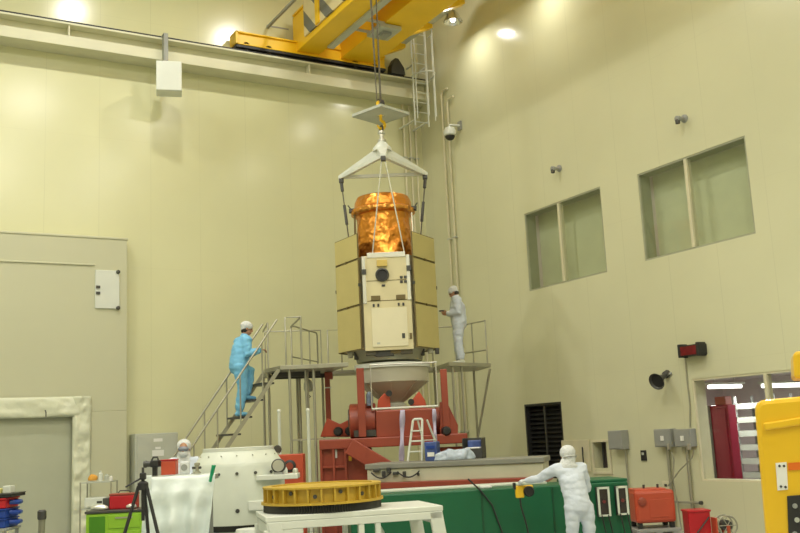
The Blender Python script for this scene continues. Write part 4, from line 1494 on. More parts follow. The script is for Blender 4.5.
m = MB(); m.ell(HD(0, .068, -.055), (.072, .055, .055), (s_, n_, ZA)); m.build('face_mask', M_cap, rD, smooth=180)
k = thing('step_stool', 'low grey step stool hidden behind the draped stand', 'stool', xy(pD, 0))
MB().box(xy(pD, .205), (.6, .5, .03), SAX).build('tread', M_grey, k)
for a in (-.26, .26):
    for b_ in (-.2, .2):
        MB().box(xy(pD, .095) + s_ * a + n_ * b_, (.04, .04, .19), SAX).build('leg', M_grey, k)

# ================================================================== FOREGROUND: GREEN BASE
GZ = 1.18
G0, G1 = at(350, 496.5, Z=GZ), at(628, 481, Z=GZ)
g0, g1 = xy(G0, 0), xy(G1, 0)
gd = (g1 - g0); gl_ = gd.length; gd.normalize(); gn = V((-gd.y, gd.x, 0))
if gn.dot(n_) > 0: gn = -gn
GAX = (gd, gn, ZA)
gc = (g0 + g1) / 2


def G(px, py, off=0.0):
    """point on the front face of the green base"""
    d = ray(px, py)
    t = ((g0 - gn * off) - EYE).dot(gn) / d.dot(gn)
    return EYE + d * t


GDEP = .85
r = thing('green_base', 'long dark green steel base cabinet the white-suited worker leans on', 'base', gc + gn * GDEP / 2)
MB().box(gc + gn * (GDEP / 2) + ZA * (GZ / 2), (gl_, GDEP, GZ), GAX).build('body', M_green, r, bevel=.02)
for px in (482, 553, 590):
    q = G(px, 500)
    MB().box(V((q.x, q.y, GZ / 2)) - gn * .004, (.025, .012, GZ - .06), GAX).build('seam', mat('dark_green', (.004, .06, .025), .4), r)
MB().box(gc + gd * (gl_ / 2 - .42) + gn * .42 + ZA * (GZ + .02), (.84, .80, .04), GAX).build('raised_lid', M_green, r, bevel=.01)
MB().box(gc - gd * .4 + gn * (GDEP - .22) + ZA * (GZ + .016), (gl_ - 1.4, .4, .03), GAX).build('pale_ledge', M_white2, r, bevel=.006)


def gauge_panel(px0, px1, py0, py1):
    p0, p1 = G(px0, py0), G(px1, py1)
    c = (p0 + p1) / 2
    w = (p1 - p0).dot(gd); h = p0.z - p1.z
    k = MB().box(c - gn * .05, (w, .09, h), GAX).build('display_panel', M_dgrey, r, bevel=.008)
    m = MB()
    for a, b_, ww, hh in ((-w / 2 + .015, 0, .03, h), (w / 2 - .015, 0, .03, h * .9), (0, h / 2 - .015, w, .03), (0, -h / 2 + .012, w, .024)):
        m.box(c - gn * .10 + gd * a + ZA * b_, (ww, .016, hh), GAX)
    m.build('rim', M_white2, k)
    MB().box(c - gn * .097, (w - .06, .008, h - .06), GAX).build('dark_window', mat('dark_glass', (.03, .022, .02), .15), k)
    MB().lathe(c - gn * .10, [(.025, 0), (.025, .01)], 16, -gn).build('dial', mat('dull_red', (.16, .02, .02), .4), k)
    for a in (-.05, .05):
        MB().tube(arc(c - gn * .11 + gd * a - ZA * (h / 2 - .02), c - gn * .06 + gd * (a + .10) - ZA * (h / 2 + .45), .03), .009, 6).build('lead', M_dark, k, smooth=60)


gauge_panel(594.5, 609, 487, 515.5)
gauge_panel(613.5, 627, 486, 514)
for (pts, lab) in (([(468, 479), (480, 490), (492, 505), (505, 540)], 'thin dark hose slanting down over the green front from the cream table'),
                   ([(585, 512), (582, 520), (588, 530), (592, 545)], 'dark looped cable on the green front right of the worker')):
    P_ = [G(x, y, .03) for x, y in pts]
    single(MB().tube(P_, .012, 8), 'cable', M_dark, lab, 'cable', smooth=60, loc=P_[-1])

# control pendant in the worker's left hand
c = G(541, 479.5, .0); c = WC((-.55, .615, 1.135))
k = thing('control_pendant', 'yellow control pendant with black wheel held at the green edge by the worker', 'controller', c - ZA * .12)
MB().box(c - ZA * .05, (.12, .08, .17), GAX).build('body', M_yel2, k, bevel=.02)
MB().box(c + gd * .12 - ZA * .01, (.15, .07, .09), GAX).build('grip', M_yel2, k, bevel=.02)
MB().lathe(c + gd * .12 - ZA * .05 - gn * .02, [(.06, 0), (.075, .02), (.075, .05), (.06, .07)], 24, -gn).build('wheel', M_dark, k, smooth=40)
MB().tube([c - ZA * .10, c - ZA * .25 - gn * .03, c - ZA * .5 + gd * .06 - gn * .03, c - ZA * .8 + gd * .10 - gn * .03], .012, 8).build('lead', M_dark, k, smooth=60)
MB().box(c - gd * .07 + ZA * .03, (.03, .07, .09), GAX).build('lever', M_dark, k, bevel=.006)
p = G(487, 487); p = xy(p, GZ) + gn * .10
k = single(MB().box(p + ZA * .022, (.17, .11, .04), GAX), 'white_pad', M_cap, 'small white pad lying on the green top left of the worker', 'pad', bevel=.015, loc=p)

# ================================================================== FOREGROUND: RING ON WHITE STAND
def Dz(px, py, D): return at(px, py, D=D).z


RC = at(322, 484, D=11.0)
zr_t, zr_m, zr_b = RC.z, Dz(322, 505, 11.0 - .66), Dz(322, 513, 11.0 - .66)
RR = .675
r = thing('adapter_ring', 'yellow ribbed adapter ring on a dark toothed ring, lying on the white stand', 'ring', xy(RC, zr_b))
MB().lathe(xy(RC, 0), [(RR - .102, zr_t - .05), (RR - .102, zr_t - .012)], 72).build('inner_cover', M_ring, r)
MB().lathe(xy(RC, 0), [(RR, zr_t - .02), (RR, zr_t), (RR - .10, zr_t), (RR - .10, zr_m + .01), (RR - .055, zr_m + .01), (RR - .055, zr_t - .02)], 96).build('top_rim', M_ring, r, smooth=30)
MB().lathe(xy(RC, 0), [(RR + .02, zr_m), (RR + .02, zr_m + .025), (RR - .056, zr_m + .025), (RR - .056, zr_m)], 96).build('bottom_rim', M_ring, r, smooth=30)
for kx in range(28):
    a = 2 * math.pi * kx / 28
    d = V((math.cos(a), math.sin(a), 0)); t_ = V((-d.y, d.x, 0))
    MB().box(xy(RC, (zr_t + zr_m) / 2) + d * (RR - .03), (.05, .022, zr_t - zr_m - .04), (d, t_, ZA)).build('rib', M_ring, r)
    a += math.pi / 28
    d = V((math.cos(a), math.sin(a), 0)); t_ = V((-d.y, d.x, 0))
    if kx % 2 == 0:
        MB().lathe(xy(RC, zr_m + (.09 if kx % 4 else .13)) + d * (RR - .06), [(.022, 0), (.022, .02)], 12, d).build('hole_plug', M_dgrey, r)
g = MB()
n = 140
prof = []
vs = []
for kx in range(2 * n):
    a = math.pi * kx / n
    rr_ = RR - .005 if kx % 2 else RR - .03
    vs.append(V((RC.x + rr_ * math.cos(a), RC.y + rr_ * math.sin(a), zr_b)))
m = MB()
m.prism(vs, ZA * (zr_m - zr_b - .001))
m.build('toothed_ring', M_dgrey, r)

# white stand below the ring
zs_t = zr_b - .002
AZ2 = AZ - math.radians(13)
n2 = V((-math.sin(AZ2), -math.cos(AZ2), 0)); s2 = V((math.cos(AZ2), -math.sin(AZ2), 0)); SX2 = (s2, n2, ZA)
sl_ = at(257, 515, D=11.0 - .6); sr2 = at(441, 512, D=11.0 - .6)
a0 = (sl_ - RC).dot(s2) + .06; a1 = (sr2 - RC).dot(s2) + .09
r = thing('ring_stand', 'white welded stand with rectangular openings carrying the yellow ring', 'stand', xy(RC, 0))


def T(a, b, z): return V((RC.x, RC.y, 0)) + s2 * a + n2 * b + ZA * z


MB().box(T((a0 + a1) / 2, .14, zs_t - .03), (a1 - a0, 1.02, .06), SX2).build('top_plate', M_white, r, bevel=.01)
for b in (.62, -.34):
    m = MB()
    m.box(T((a0 + a1) / 2, b, zs_t - .10), (a1 - a0 - .02, .06, .08), SX2)
    fr_ = m.build('top_beam', M_white, r, bevel=.008)
    for (px, w) in ((281, .42), (361.5, .06), (379, .06)):
        aa = (at(px, 520, D=10.4) - RC).dot(s2)
        m = MB(); m.box(T(aa, b, (zs_t - .14) / 2), (w, .05, zs_t - .14), SX2); m.build('upright', M_white, r, bevel=.008)
    m = MB()
    m.prism([T(a1 - .16, b + .03, zs_t - .06), T(a1 - .01, b + .03, zs_t - .06), T(a1 + .16, b + .03, 0), T(a1 + .02, b + .03, 0)], -n2 * .06)
    m.build('leg', M_white, r, bevel=.006)
    m = MB()
    m.prism([T(a0 + .02, b + .036, zs_t - .06), T(a0 + .16, b + .036, zs_t - .06), T(a0 + .40, b + .036, .0), T(a0 + .26, b + .036, 0)], -n2 * .07)
    m.build('leg', M_white, r, bevel=.006)
    MB().box(T((a0 + a1) / 2 + .1, b, .35), (a1 - a0 - .3, .05, .08), SX2).build('lower_beam', M_white, r, bevel=.006)
for a in (a0 + .05, a1 - .05):
    MB().box(T(a, .14, zs_t - .14), (.06, .88, .12), SX2).build('side_beam', M_white, r, bevel=.006)
MB().bar(T(.62, -.2, zs_t - .12), T(.90, -.1, .5), .05).build('diagonal_strut', M_white, r)

# conical white drum on its stand
DC = at(239, 480, D=14.0)
zz = [Dz(239, y, 14.0 - .62) for y in (525, 520, 467, 463.5)]
ztop_ = Dz(230, 448, 14.0)
r = thing('payload_drum', 'big pale grey drum with sloping shoulder standing behind the yellow ring', 'drum', xy(DC, 0))
RD = .665
MB().lathe(xy(DC, 0), [(RD - .01, zz[0]), (RD, zz[1]), (RD - .005, zz[2]), (RD - .03, zz[3])], 72).build('shell', M_white2, r, smooth=30)
MB().lathe(xy(DC, 0), [(RD - .035, zz[3] + .001), (.52, ztop_ - .05), (.50, ztop_ - .04)], 72).build('shoulder', M_white2, r, smooth=30)
MB().lathe(xy(DC, 0), [(.515, ztop_ - .045), (.515, ztop_), (.49, ztop_ + .005)], 72).build('top_ring', M_white, r, smooth=30)
for kx in range(16):
    a = 2 * math.pi * kx / 16
    d = V((math.cos(a), math.sin(a), 0))
    MB().lathe(xy(DC, zz[2] - .09) + d * (RD - .012), [(.022, 0), (.022, .025)], 10, d).build('bolt', M_dgrey, r)
    if kx % 2:
        MB().lathe(xy(DC, zz[1] + .13) + d * (RD - .012), [(.03, 0), (.03, .02)], 10, d).build('bolt', M_dgrey, r)
    MB().lathe(xy(DC, (zz[3] + ztop_) / 2) + d * (.565), [(.009, 0), (.009, .012)], 8, d).build('stud', M_galv, r)
MB().lathe(xy(DC, 0), [(.55, zz[0] - .09), (.55, zz[0] - .001)], 48).build('dark_base_ring', M_dark, r, smooth=30)
for kx in range(4):
    a = math.radians(kx * 90 + 200)
    d = V((math.cos(a), math.sin(a), 0))
    p = xy(DC, 0) + d * .57
    MB().b2(p.x - .06, p.x + .06, p.y - .06, p.y + .06, 0, zz[0] - .001).build('blue_support', M_blue, r, bevel=.01)
MB().lathe(xy(DC, 0), [(.42, 0), (.42, zz[0] - .091)], 40).build('pedestal', M_white2, r, smooth=30)


def T2(a, b, z): return xy(DC, z) + s_ * a + n_ * b


zp_ = Dz(270, 478, 13.2)
MB().box(T2(.62, .42, zp_), (.58, .40, .07), SAX).build('flange_plate', M_white, r, bevel=.01)
zp2 = Dz(258, 506, 13.2)
MB().box(T2(.42, .50, zp2), (.40, .34, .13), SAX).build('flange_block', M_white, r, bevel=.01)
# low white canister in front of the drum
p = at(252, 531, D=12.3)
r = thing('canister', 'low white round canister in front of the pale drum', 'canister', xy(p, 0))
MB().lathe(xy(p, 0), [(.24, 0), (.24, p.z - .05), (.21, p.z)], 40).build('body', M_white2, r, smooth=40)
MB().lathe(xy(p, p.z), [(.21, .001), (.20, .03), (.05, .035)], 40).build('lid', M_white, r, smooth=40)

# red equipment cabinet with round fittings behind the flange plate
p0, p1 = at(273, 455, D=16.0), at(304, 455, D=16.0)
zc_ = p0.z
c = (p0 + p1) / 2; c = xy(c, 0)
w = (p1 - p0).length
r = thing('pump_cabinet', 'orange-red cabinet with dark round fittings behind the pale drum', 'cabinet', c)
MB().box(c + ZA * (zc_ / 2), (w, .5, zc_), SAX).build('body', M_red2, r, bevel=.012)
for (px, py, rr_) in ((290, 466, .10), (276, 461, .05)):
    q = at(px, py, D=15.74)
    a = (q - c).dot(s_)
    MB().lathe(V((c.x, c.y, 0)) + s_ * a + n_ * .251 + ZA * q.z, [(rr_, 0), (rr_, .03), (rr_ * .75, .05)], 24, n_).build('round_fitting', M_dark, r, smooth=40)
    MB().lathe(V((c.x, c.y, 0)) + s_ * a + n_ * .305 + ZA * q.z, [(rr_ * .6, 0), (rr_ * .6, .01)], 24, n_).build('dial', M_red, r)
q = at(277.5, 451, D=16.0)
MB().tube([xy(q, zc_ - .01), xy(q, zc_ + .05)], .02, 8).build('valve_stem', M_galv, r)
MB().lathe(xy(q, zc_ + .09) - n_ * .02, [(.06, 0), (.07, .02), (.06, .04)], 20, n_).build('valve_knob', M_dgrey, r, smooth=40)
# round silver gauge standing on the flange plate
q = T2(.64, .56, zp_ + .0351)
r = thing('round_gauge', 'silver round gauge with dark rim standing on the white flange plate', 'gauge', q)
MB().lathe(q + ZA * .115 - n_ * .04, [(.10, 0), (.10, .07), (.085, .08)], 28, n_).build('rim', M_dgrey, r, smooth=40)
MB().lathe(q + ZA * .12 + n_ * .042, [(.08, 0), (.08, .004)], 28, n_).build('face', M_alu, r)
MB().box(q + ZA * .015, (.14, .09, .03), SAX).build('foot', M_grey, r)
for (dx, mt, h, lab) in ((.68, M_white, .09, 'small white fitting on the flange plate beside the round gauge'), (.83, M_alu, .07, 'small metal fitting at the right end of the flange plate')):
    q2 = T2(dx + .03, .40, zp_ + .0351)
    single(MB().lathe(q2, [(.04, 0), (.04, h * .6), (.025, h)], 16), 'fitting', mt, lab, 'fitting', loc=q2, smooth=40)

# ================================================================== DRAPED STAND, TRIPOD, LEFT CLUTTER
KC = at(184, 476, D=11.3)
kz = KC.z
ka0, ka1 = (at(152, 476, D=11.3) - KC).dot(s_), (at(214, 476, D=11.3) - KC).dot(s_)


def K(a, b, z): return V((KC.x, KC.y, 0)) + s_ * a + n_ * b + ZA * z


r = thing('equipment_stand', 'tall stand on four legs hidden under the white plastic drape', 'stand', K(0, -.22, 0))
MB().box(K((ka0 + ka1) / 2, -.22, kz - .03), (ka1 - ka0 - .04, .40, .05), SAX).build('top', M_grey, r)
for a in (ka0 * .7, ka1 * .7):
    for b in (-.38, -.10):
        MB().box(K(a, b, (kz - .055) / 2), (.04, .04, kz - .055), SAX).build('leg', M_grey, r)


def drape(u, v):
    """u across, v from the back of the top over the front edge and down"""
    top = .34
    if v < .18:
        t = v / .18
        b = -.40 + t * .42
        z = kz + .004
        a = ka0 + (ka1 - ka0) * u
        return K(a, b, z + .006 * noise.noise(V((a * 9, b * 9, 1))))
    t = (v - .18) / .82
    a = ka0 - .02 + (ka1 - ka0 + .04) * u
    a = a * (1 - .16 * t) - .03 * t + (.04 * t * math.sin(u * 4))
    z = kz + .004 - t * 1.08 - .05 * t * math.sin(u * 6 + 1)
    fold = .045 * math.sin(u * 17 + 2 * math.sin(t * 3)) * min(1, t * 2.2) + .05 * noise.noise(V((u * 4, t * 5, 7))) * min(1, t * 3)
    b = .02 + .05 * min(1, t * 6) + fold + .06 * t
    sag = .025 * math.sin(math.pi * u) * max(0, 1 - t * 5)
    return K(a, b, z - sag)


r = thing('plastic_drape', 'white plastic sheet draped over the tall stand beside the tripod', 'sheet', K(0, 0, kz - 1.0))
MB().grid(drape, 70, 70).build('sheet', M_sheet, r, smooth=180, solid=.005)


def drape2(u, v):
    a = ka0 - .075 + .085 * u - .02 * v
    z = kz + .03 - v * 1.05
    b = .10 + .035 * math.sin(u * 5 + v * 4) + .05 * v + .02 * noise.noise(V((u * 3, v * 7, 2)))
    return K(a + .02 * math.sin(v * 5), b, z)


MB().grid(drape2, 14, 50).build('loose_fold', M_sheet, r, smooth=180, solid=.005)
cp = K((at(211.5, 474, D=11.2) - KC).dot(s_), .10, Dz(211.5, 474, 11.2))
k = thing('clip', 'green plastic clip holding the white drape at its right corner', 'clip', cp - ZA * .1)
MB().bar(cp - ZA * .09 - s_ * .02, cp + ZA * .10 + s_ * .02, .035, .03).build('jaw', M_clip, k, bevel=.006)
MB().bar(cp - ZA * .02 - n_ * .03, cp + ZA * .10 + s_ * .035 - n_ * .03, .025, .02).build('jaw', M_clip, k, bevel=.005)
# red box, camcorder, little valve on the stand
zt2 = kz + .016
b_ = K((at(169.5, 470, D=11.45) - KC).dot(s_), -.16, zt2)
k = thing('red_box', 'orange-red box on the draped stand beside the black camcorder', 'box', b_)
MB().box(b_ + ZA * .085, (.17, .18, .165), SAX).build('body', M_red2, k, bevel=.01)
MB().box(b_ + ZA * .176, (.18, .19, .015), SAX).build('lid', M_redbright, k, bevel=.004)
b_ = K((at(154.5, 470, D=11.4) - KC).dot(s_) , -.12, zt2)
k = thing('camcorder', 'black camcorder on the left end of the draped stand', 'camera', b_)
MB().box(b_ + ZA * .05, (.05, .06, .10), SAX).build('mount', M_dark, k)
MB().box(b_ + ZA * .14 + s_ * .01, (.10, .16, .08), SAX).build('body', M_dark, k, bevel=.012)
MB().lathe(b_ + ZA * .14 - s_ * .04, [(.035, 0), (.035, .05), (.042, .06), (.042, .09)], 20, -s_).build('lens', M_dgrey, k, smooth=40)
MB().tube([b_ + ZA * .175 - s_ * .04, b_ + ZA * .215 - s_ * .02, b_ + ZA * .215 + s_ * .03, b_ + ZA * .18 + s_ * .04], .012, 8).build('handle', M_dgrey, k, smooth=60)
MB().box(b_ + ZA * .145 + s_ * .03 - n_ * .09, (.05, .06, .035), SAX).build('viewfinder', M_dgrey, k, bevel=.006)
b_ = K((at(197, 470, D=11.4) - KC).dot(s_), -.10, zt2)
k = thing('valve', 'small grey valve standing on the draped stand left of the green clip', 'valve', b_)
MB().lathe(b_, [(.045, 0), (.045, .02), (.022, .03), (.022, .09), (.035, .10), (.035, .125), (.015, .13)], 18).build('body', M_galv, k, smooth=40)
MB().bar(b_ + ZA * .07 - s_ * .06, b_ + ZA * .07 + s_ * .05, .03).build('port', M_dgrey, k, bevel=.006)
b_ = K((at(184.5, 472, D=11.4) - KC).dot(s_), -.12, zt2)
k = thing('round_meter', 'white meter with grey round dial on the draped stand', 'meter', b_)
MB().box(b_ + ZA * .075, (.11, .08, .15), SAX).build('body', M_cap, k, bevel=.02)
MB().lathe(b_ + ZA * .08 + n_ * .041, [(.038, 0), (.038, .006)], 24, n_).build('dial', M_grey, k)

# tripod
TP = at(143, 486, D=10.0)
r = thing('tripod', 'black camera tripod with pan head in front of the white drape', 'tripod', xy(TP, 0))
MB().lathe(TP, [(.05, -.04), (.055, -.02), (.055, .03), (.03, .05)], 20).build('spider', M_dark, r, smooth=40)
MB().tube([TP - ZA * .35, TP + ZA * .07], .018, 10).build('centre_column', M_dark, r)
MB().box(TP + ZA * .10, (.06, .07, .07), SAX).build('pan_head', M_dark, r, bevel=.012)
MB().tube([TP + ZA * .11, TP + ZA * .19], .014, 8).build('camera_screw', M_dgrey, r)
MB().tube([TP + ZA * .09, TP + ZA * .0 - s_ * .16 + n_ * .08], .009, 8).build('pan_handle', M_dark, r)
for a in (200, 335, 88):
    d = s_ * math.cos(math.radians(a)) - n_ * math.sin(math.radians(a)) * -1 if False else s_ * math.cos(math.radians(a)) + n_ * -math.sin(math.radians(a))
    f_ = xy(TP, .012) + d * .52
    h_ = TP + d * .045
    md_ = h_.lerp(f_, .5)
    lg = MB().tube([h_, md_], .018, 10).build('leg', M_dark, r)
    MB().tube([md_, f_], .012, 10).build('lower_tube', M_dgrey, lg)
    MB().lathe(md_ - ZA * .02, [(.024, 0), (.024, .05)], 12, h_ - f_).build('lock_collar', M_dark, lg)

# wire cart by the door
c0, c1 = at(84, 482, D=18.6), at(114, 482, D=18.6)
cc = xy((c0 + c1) / 2, 0); w = (c1 - c0).length; zc_ = c0.z
r = thing('wire_cart', 'grey wire shelf cart beside the plastic-wrapped door', 'cart', cc)
for a in (-1, 1):
    for b in (-.22, .22):
        MB().tube([cc + s_ * (a * w / 2) + n_ * b + ZA * .08, cc + s_ * (a * w / 2) + n_ * b + ZA * zc_], .014, 8).build('post', M_galv, r)
        MB().lathe(cc + s_ * (a * w / 2) + n_ * b - s_ * .015 + ZA * .042, [(.04, 0), (.04, .03)], 16, s_).build('castor', M_dark, r)
zsh = [.3, Dz(95, 507.5, 18.6), zc_]
for z in zsh:
    MB().box(cc + ZA * (z - .012), (w - .03, .43, .022), SAX).build('shelf', M_lgrey, r)
def small(name, c, m, lab, cat, parts=None): pass


q = cc + ZA * (zsh[1] + .001) - s_ * .02
k = thing('printer', 'white desktop printer on the wire cart', 'printer', q)
MB().box(q + ZA * .10, (w * .72, .34, .20), SAX).build('body', M_white, k, bevel=.02)
MB().box(q + ZA * .11 + n_ * .171 + s_ * .08, (.10, .01, .04), SAX).build('slot', M_dark, k)
MB().box(q + ZA * .035 + n_ * .19, (w * .45, .06, .02), SAX).build('tray', M_lgrey, k)
q = cc + ZA * (zsh[2] + .001) - s_ * .12
m = heap(q + ZA * .05, .09, .07, .085, 3, .3)
single(m, 'cleaning_cloth', mat('orange_cloth', (.72, .36, .06), .8), 'crumpled orange cloth on top of the wire cart', 'cloth', smooth=180)
for dx, mt, rr_, h, lab in ((.03, M_white, .045, .2, 'white bottle on top of the wire cart beside the orange cloth'), (.15, M_lgrey, .05, .13, 'grey jar at the right end on top of the wire cart'), (.23, M_glabel, .035, .10, 'small pale jar at the far right on top of the wire cart')):
    q2 = cc + ZA * (zsh[2] + .001) + s_ * dx
    k = thing('bottle', lab, 'bottle', q2)
    MB().lathe(q2, [(rr_, 0), (rr_, h * .7), (rr_ * .5, h * .82)], 18).build('body', mt, k, smooth=40)
    MB().lathe(q2, [(rr_ * .45, h * .83), (rr_ * .45, h)], 14).build('cap', M_white, k, smooth=40)

# lime green tool cabinet
c0, c1 = at(91, 510, D=14.5), at(147, 508, D=14.5)
cc = xy((c0 + c1) / 2, 0); w = (c1 - c0).length; zc_ = (c0.z + c1.z) / 2
r = thing('tool_cabinet', 'lime green tool cabinet with black top and a dark open bay', 'cabinet', cc)
MB().box(cc + ZA * (zc_ / 2 - .02), (w, .5, zc_ - .04), SAX).build('body', M_lime, r, bevel=.015)
MB().box(cc + ZA * (zc_ - .018), (w + .03, .53, .036), SAX).build('top', M_dgrey, r, bevel=.008)
MB().box(cc - s_ * (w * .30) + n_ * .252 + ZA * (zc_ - .22), (w * .28, .012, .28), SAX).build('bay_door', M_limed, r, bevel=.006)
for zq in (.16, .40, .62):
    dr = MB().box(cc + s_ * (w * .17) + n_ * .256 + ZA * (zc_ - zq), (w * .55, .014, .20), SAX).build('drawer', M_lime, r, bevel=.006)
    MB().box(cc + s_ * (w * .17) + n_ * .27 + ZA * (zc_ - zq + .05), (w * .3, .018, .02), SAX).build('handle', M_galv, dr)
q = cc + ZA * zc_ + s_ * .06 - n_ * .08
k = thing('toolbox', 'dark red toolbox on the lime green cabinet', 'toolbox', q)
MB().box(q + ZA * .10, (.40, .22, .20), SAX).build('body', M_redbright, k, bevel=.015)
MB().box(q + ZA * .215, (.41, .23, .03), SAX).build('lid', M_red, k, bevel=.01)
MB().tube([q + ZA * .23 - s_ * .09, q + ZA * .265 - s_ * .07, q + ZA * .265 + s_ * .07, q + ZA * .23 + s_ * .09], .009, 8).build('handle', M_dgrey, k, smooth=60)
MB().box(q + ZA * .09 - s_ * .255, (.10, .18, .16), SAX).build('side_tray', M_dgrey, k, bevel=.01)
for (dx, rx, sd, lab) in ((-.25, .13, 11, 'crumpled silver foil on the left of the lime green cabinet top'), (.22, .09, 17, 'crumpled silver foil in front of the red toolbox')):
    q2 = cc + ZA * (zc_ + .036) + s_ * dx + n_ * .14
    single(heap(q2, rx, .08, .05, sd, .3), 'foil_wrap', M_silver, lab, 'foil', smooth=180)

# stack of bins at the left edge
bx0, bx1 = at(-22, 500, D=12.6), at(13, 500, D=12.6)
cc = xy((bx0 + bx1) / 2, 0); w = (bx1 - bx0).length
z_red1, z_red0, z_b1, z_b0 = Dz(5, 497, 12.6), Dz(5, 507.5, 12.6), Dz(5, 517, 12.6), Dz(5, 526.5, 12.6)
k = thing('bin_trolley', 'grey trolley under the stacked bins at the left edge', 'trolley', cc)
MB().box(cc + ZA * (z_b0 - .02), (w + .04, .52, .036), SAX).build('deck', M_grey, k, bevel=.008)
for a in (-1, 1):
    for b in (-.22, .22):
        MB().box(cc + s_ * (a * w * .45) + n_ * b + ZA * (z_b0 / 2), (.04, .04, z_b0 - .08), SAX).build('leg', M_grey, k)
        MB().lathe(cc + s_ * (a * w * .45 - .015) + n_ * b + ZA * .05, [(.045, 0), (.045, .03)], 16, s_).build('castor', M_dark, k)


def bin_(z0, z1, m, lab, lid=False):
    h = z1 - z0 - .003
    kk_ = thing('storage_bin', lab, 'bin', cc + ZA * z0, 'bins stacked at the left edge')
    MB().box(cc + ZA * (z0 + h * .42), (w - .02, .46, h * .84), SAX).build('body', m, kk_, bevel=.012)
    MB().box(cc + ZA * (z0 + h * .91), (w, .50, h * .16), SAX).build('rim', m, kk_, bevel=.006)
    MB().tube([cc + s_ * (w / 2 - .01) + ZA * (z0 + h * .55) - n_ * .10, cc + s_ * (w / 2 + .08) + ZA * (z0 + h * .5) - n_ * .06, cc + s_ * (w / 2 + .08) + ZA * (z0 + h * .5) + n_ * .06, cc + s_ * (w / 2 - .01) + ZA * (z0 + h * .55) + n_ * .10], .03, 8).build('handle', M_blue, kk_, smooth=60)


bin_(z_b0, z_b1, M_blue, 'lower blue storage bin in the stack at the left edge')
bin_(z_b1, z_red0, M_blue, 'upper blue storage bin right under the red one at the left edge')
bin_(z_red0, z_red1, M_redbright, 'red storage bin on top of two blue ones at the left edge')
k = thing('black_tray', 'flat black tray lying on the red bin at the left edge', 'tray', cc + ZA * z_red1)
MB().box(cc + ZA * (z_red1 + .02) + s_ * .03, (w + .08, .5, .035), SAX).build('base', M_dark, k, bevel=.008)
MB().box(cc + ZA * (z_red1 + .046) + s_ * .03, (w + .09, .52, .012), SAX).build('rim', M_dgrey, k)
q = cc + ZA * (z_red1 + .053) + s_ * (w / 2 - .06)
single(MB().box(q + ZA * .045, (.10, .16, .09), SAX), 'small_carton', M_white, 'small white carton on the black tray at the left edge', 'carton', bevel=.006, loc=q)
q = q - s_ * .14
single(MB().box(q + ZA * .03, (.12, .14, .06), SAX), 'small_carton', mat('pale_yellow_card', (.7, .66, .25), .6), 'flat pale yellow carton beside the white carton on the black tray', 'carton', bevel=.006, loc=q)

# short post
p = at(42, 512, D=13.2)
r = thing('barrier_post', 'olive grey post with dark cap standing before the grey door', 'post', xy(p, 0))
MB().tube([xy(p, .02), xy(p, p.z - .10)], .045, 16).build('tube', mat('olive_grey', (.22, .22, .15), .5), r, smooth=60)
MB().lathe(xy(p, p.z - .10), [(.055, 0), (.06, .02), (.06, .11), (.04, .13)], 20).build('cap', M_dgrey, r, smooth=40)
MB().lathe(xy(p, 0), [(.18, 0), (.18, .02), (.06, .04)], 24).build('base', M_dgrey, r, smooth=40)

# ================================================================== RIGHT WALL
def wx(px, py, off=0.0): return at(px, py, X=XR - off)


# black louvred opening
r = thing('wall_grille', 'black louvred opening low in the cream right wall', 'grille', (XR + .1, (VENT[0] + VENT[1]) / 2, VENT[2]))
m = MB(); frame_ring(m, *VENT, .05, XR + .0, XR + .30); m.build('surround', M_dark, r)
MB().b2(XR + .26, XR + .29, VENT[0] + .05, VENT[1] - .05, VENT[2] + .05, VENT[3] - .05).build('backing', M_dark, r)
for kx in range(15):
    z = VENT[2] + .10 + kx * .102
    MB().box(((XR + .12), (VENT[0] + VENT[1]) / 2, z), (.10, VENT[1] - VENT[0] - .12, .012), (V((.8, 0, .6)), V((0, 1, 0)), V((-.6, 0, .8)))).build('louvre', M_dark, r)
MB().b2(XR + .04, XR + .07, (VENT[0] + VENT[1]) / 2 - .02, (VENT[0] + VENT[1]) / 2 + .02, VENT[2] + .05, VENT[3] - .05).build('mullion', M_dgrey, r)

# wall hatch with its cover standing open
r = thing('wall_hatch', 'small dark wall hatch with a cream cover swung open beside the worker', 'hatch', (XR, 15.6, 1.0))
MB().b2(XR + .22, XR + .29, HAT[0] + .001, HAT[1] - .001, HAT[2] + .001, HAT[3] - .001).build('dark_recess', mat('hatch_dark', (.06, .045, .05), .4, var=.3), r)
m = MB(); frame_ring(m, HAT[0] - .14, HAT[1] + .05, HAT[2] - .12, HAT[3] + .05, .05, XR - .03, XR - .002)
m.build('surround', M_frame, r, bevel=.004)
MB().b2(XR + .05, XR + .08, 15.60, 15.62, HAT[2], HAT[3]).build('divider', M_dgrey, r)
hy0, hy1 = wx(590, 450).y, wx(563, 450).y
MB().b2(XR - .035, XR - .004, hy0, hy1, 1.06, wx(575, 440).z).build('cover', M_frame, r, bevel=.006)
c = wx(583.5, 456, .04)
MB().tube([c + V((0, .02, .18)), c + V((-.05, -.04, .12)), c + V((-.06, -.05, -.02)), c + V((-.05, -.04, -.12)), c + V((0, .02, -.18))], .014, 8).build('handle', M_dark, r, smooth=60)


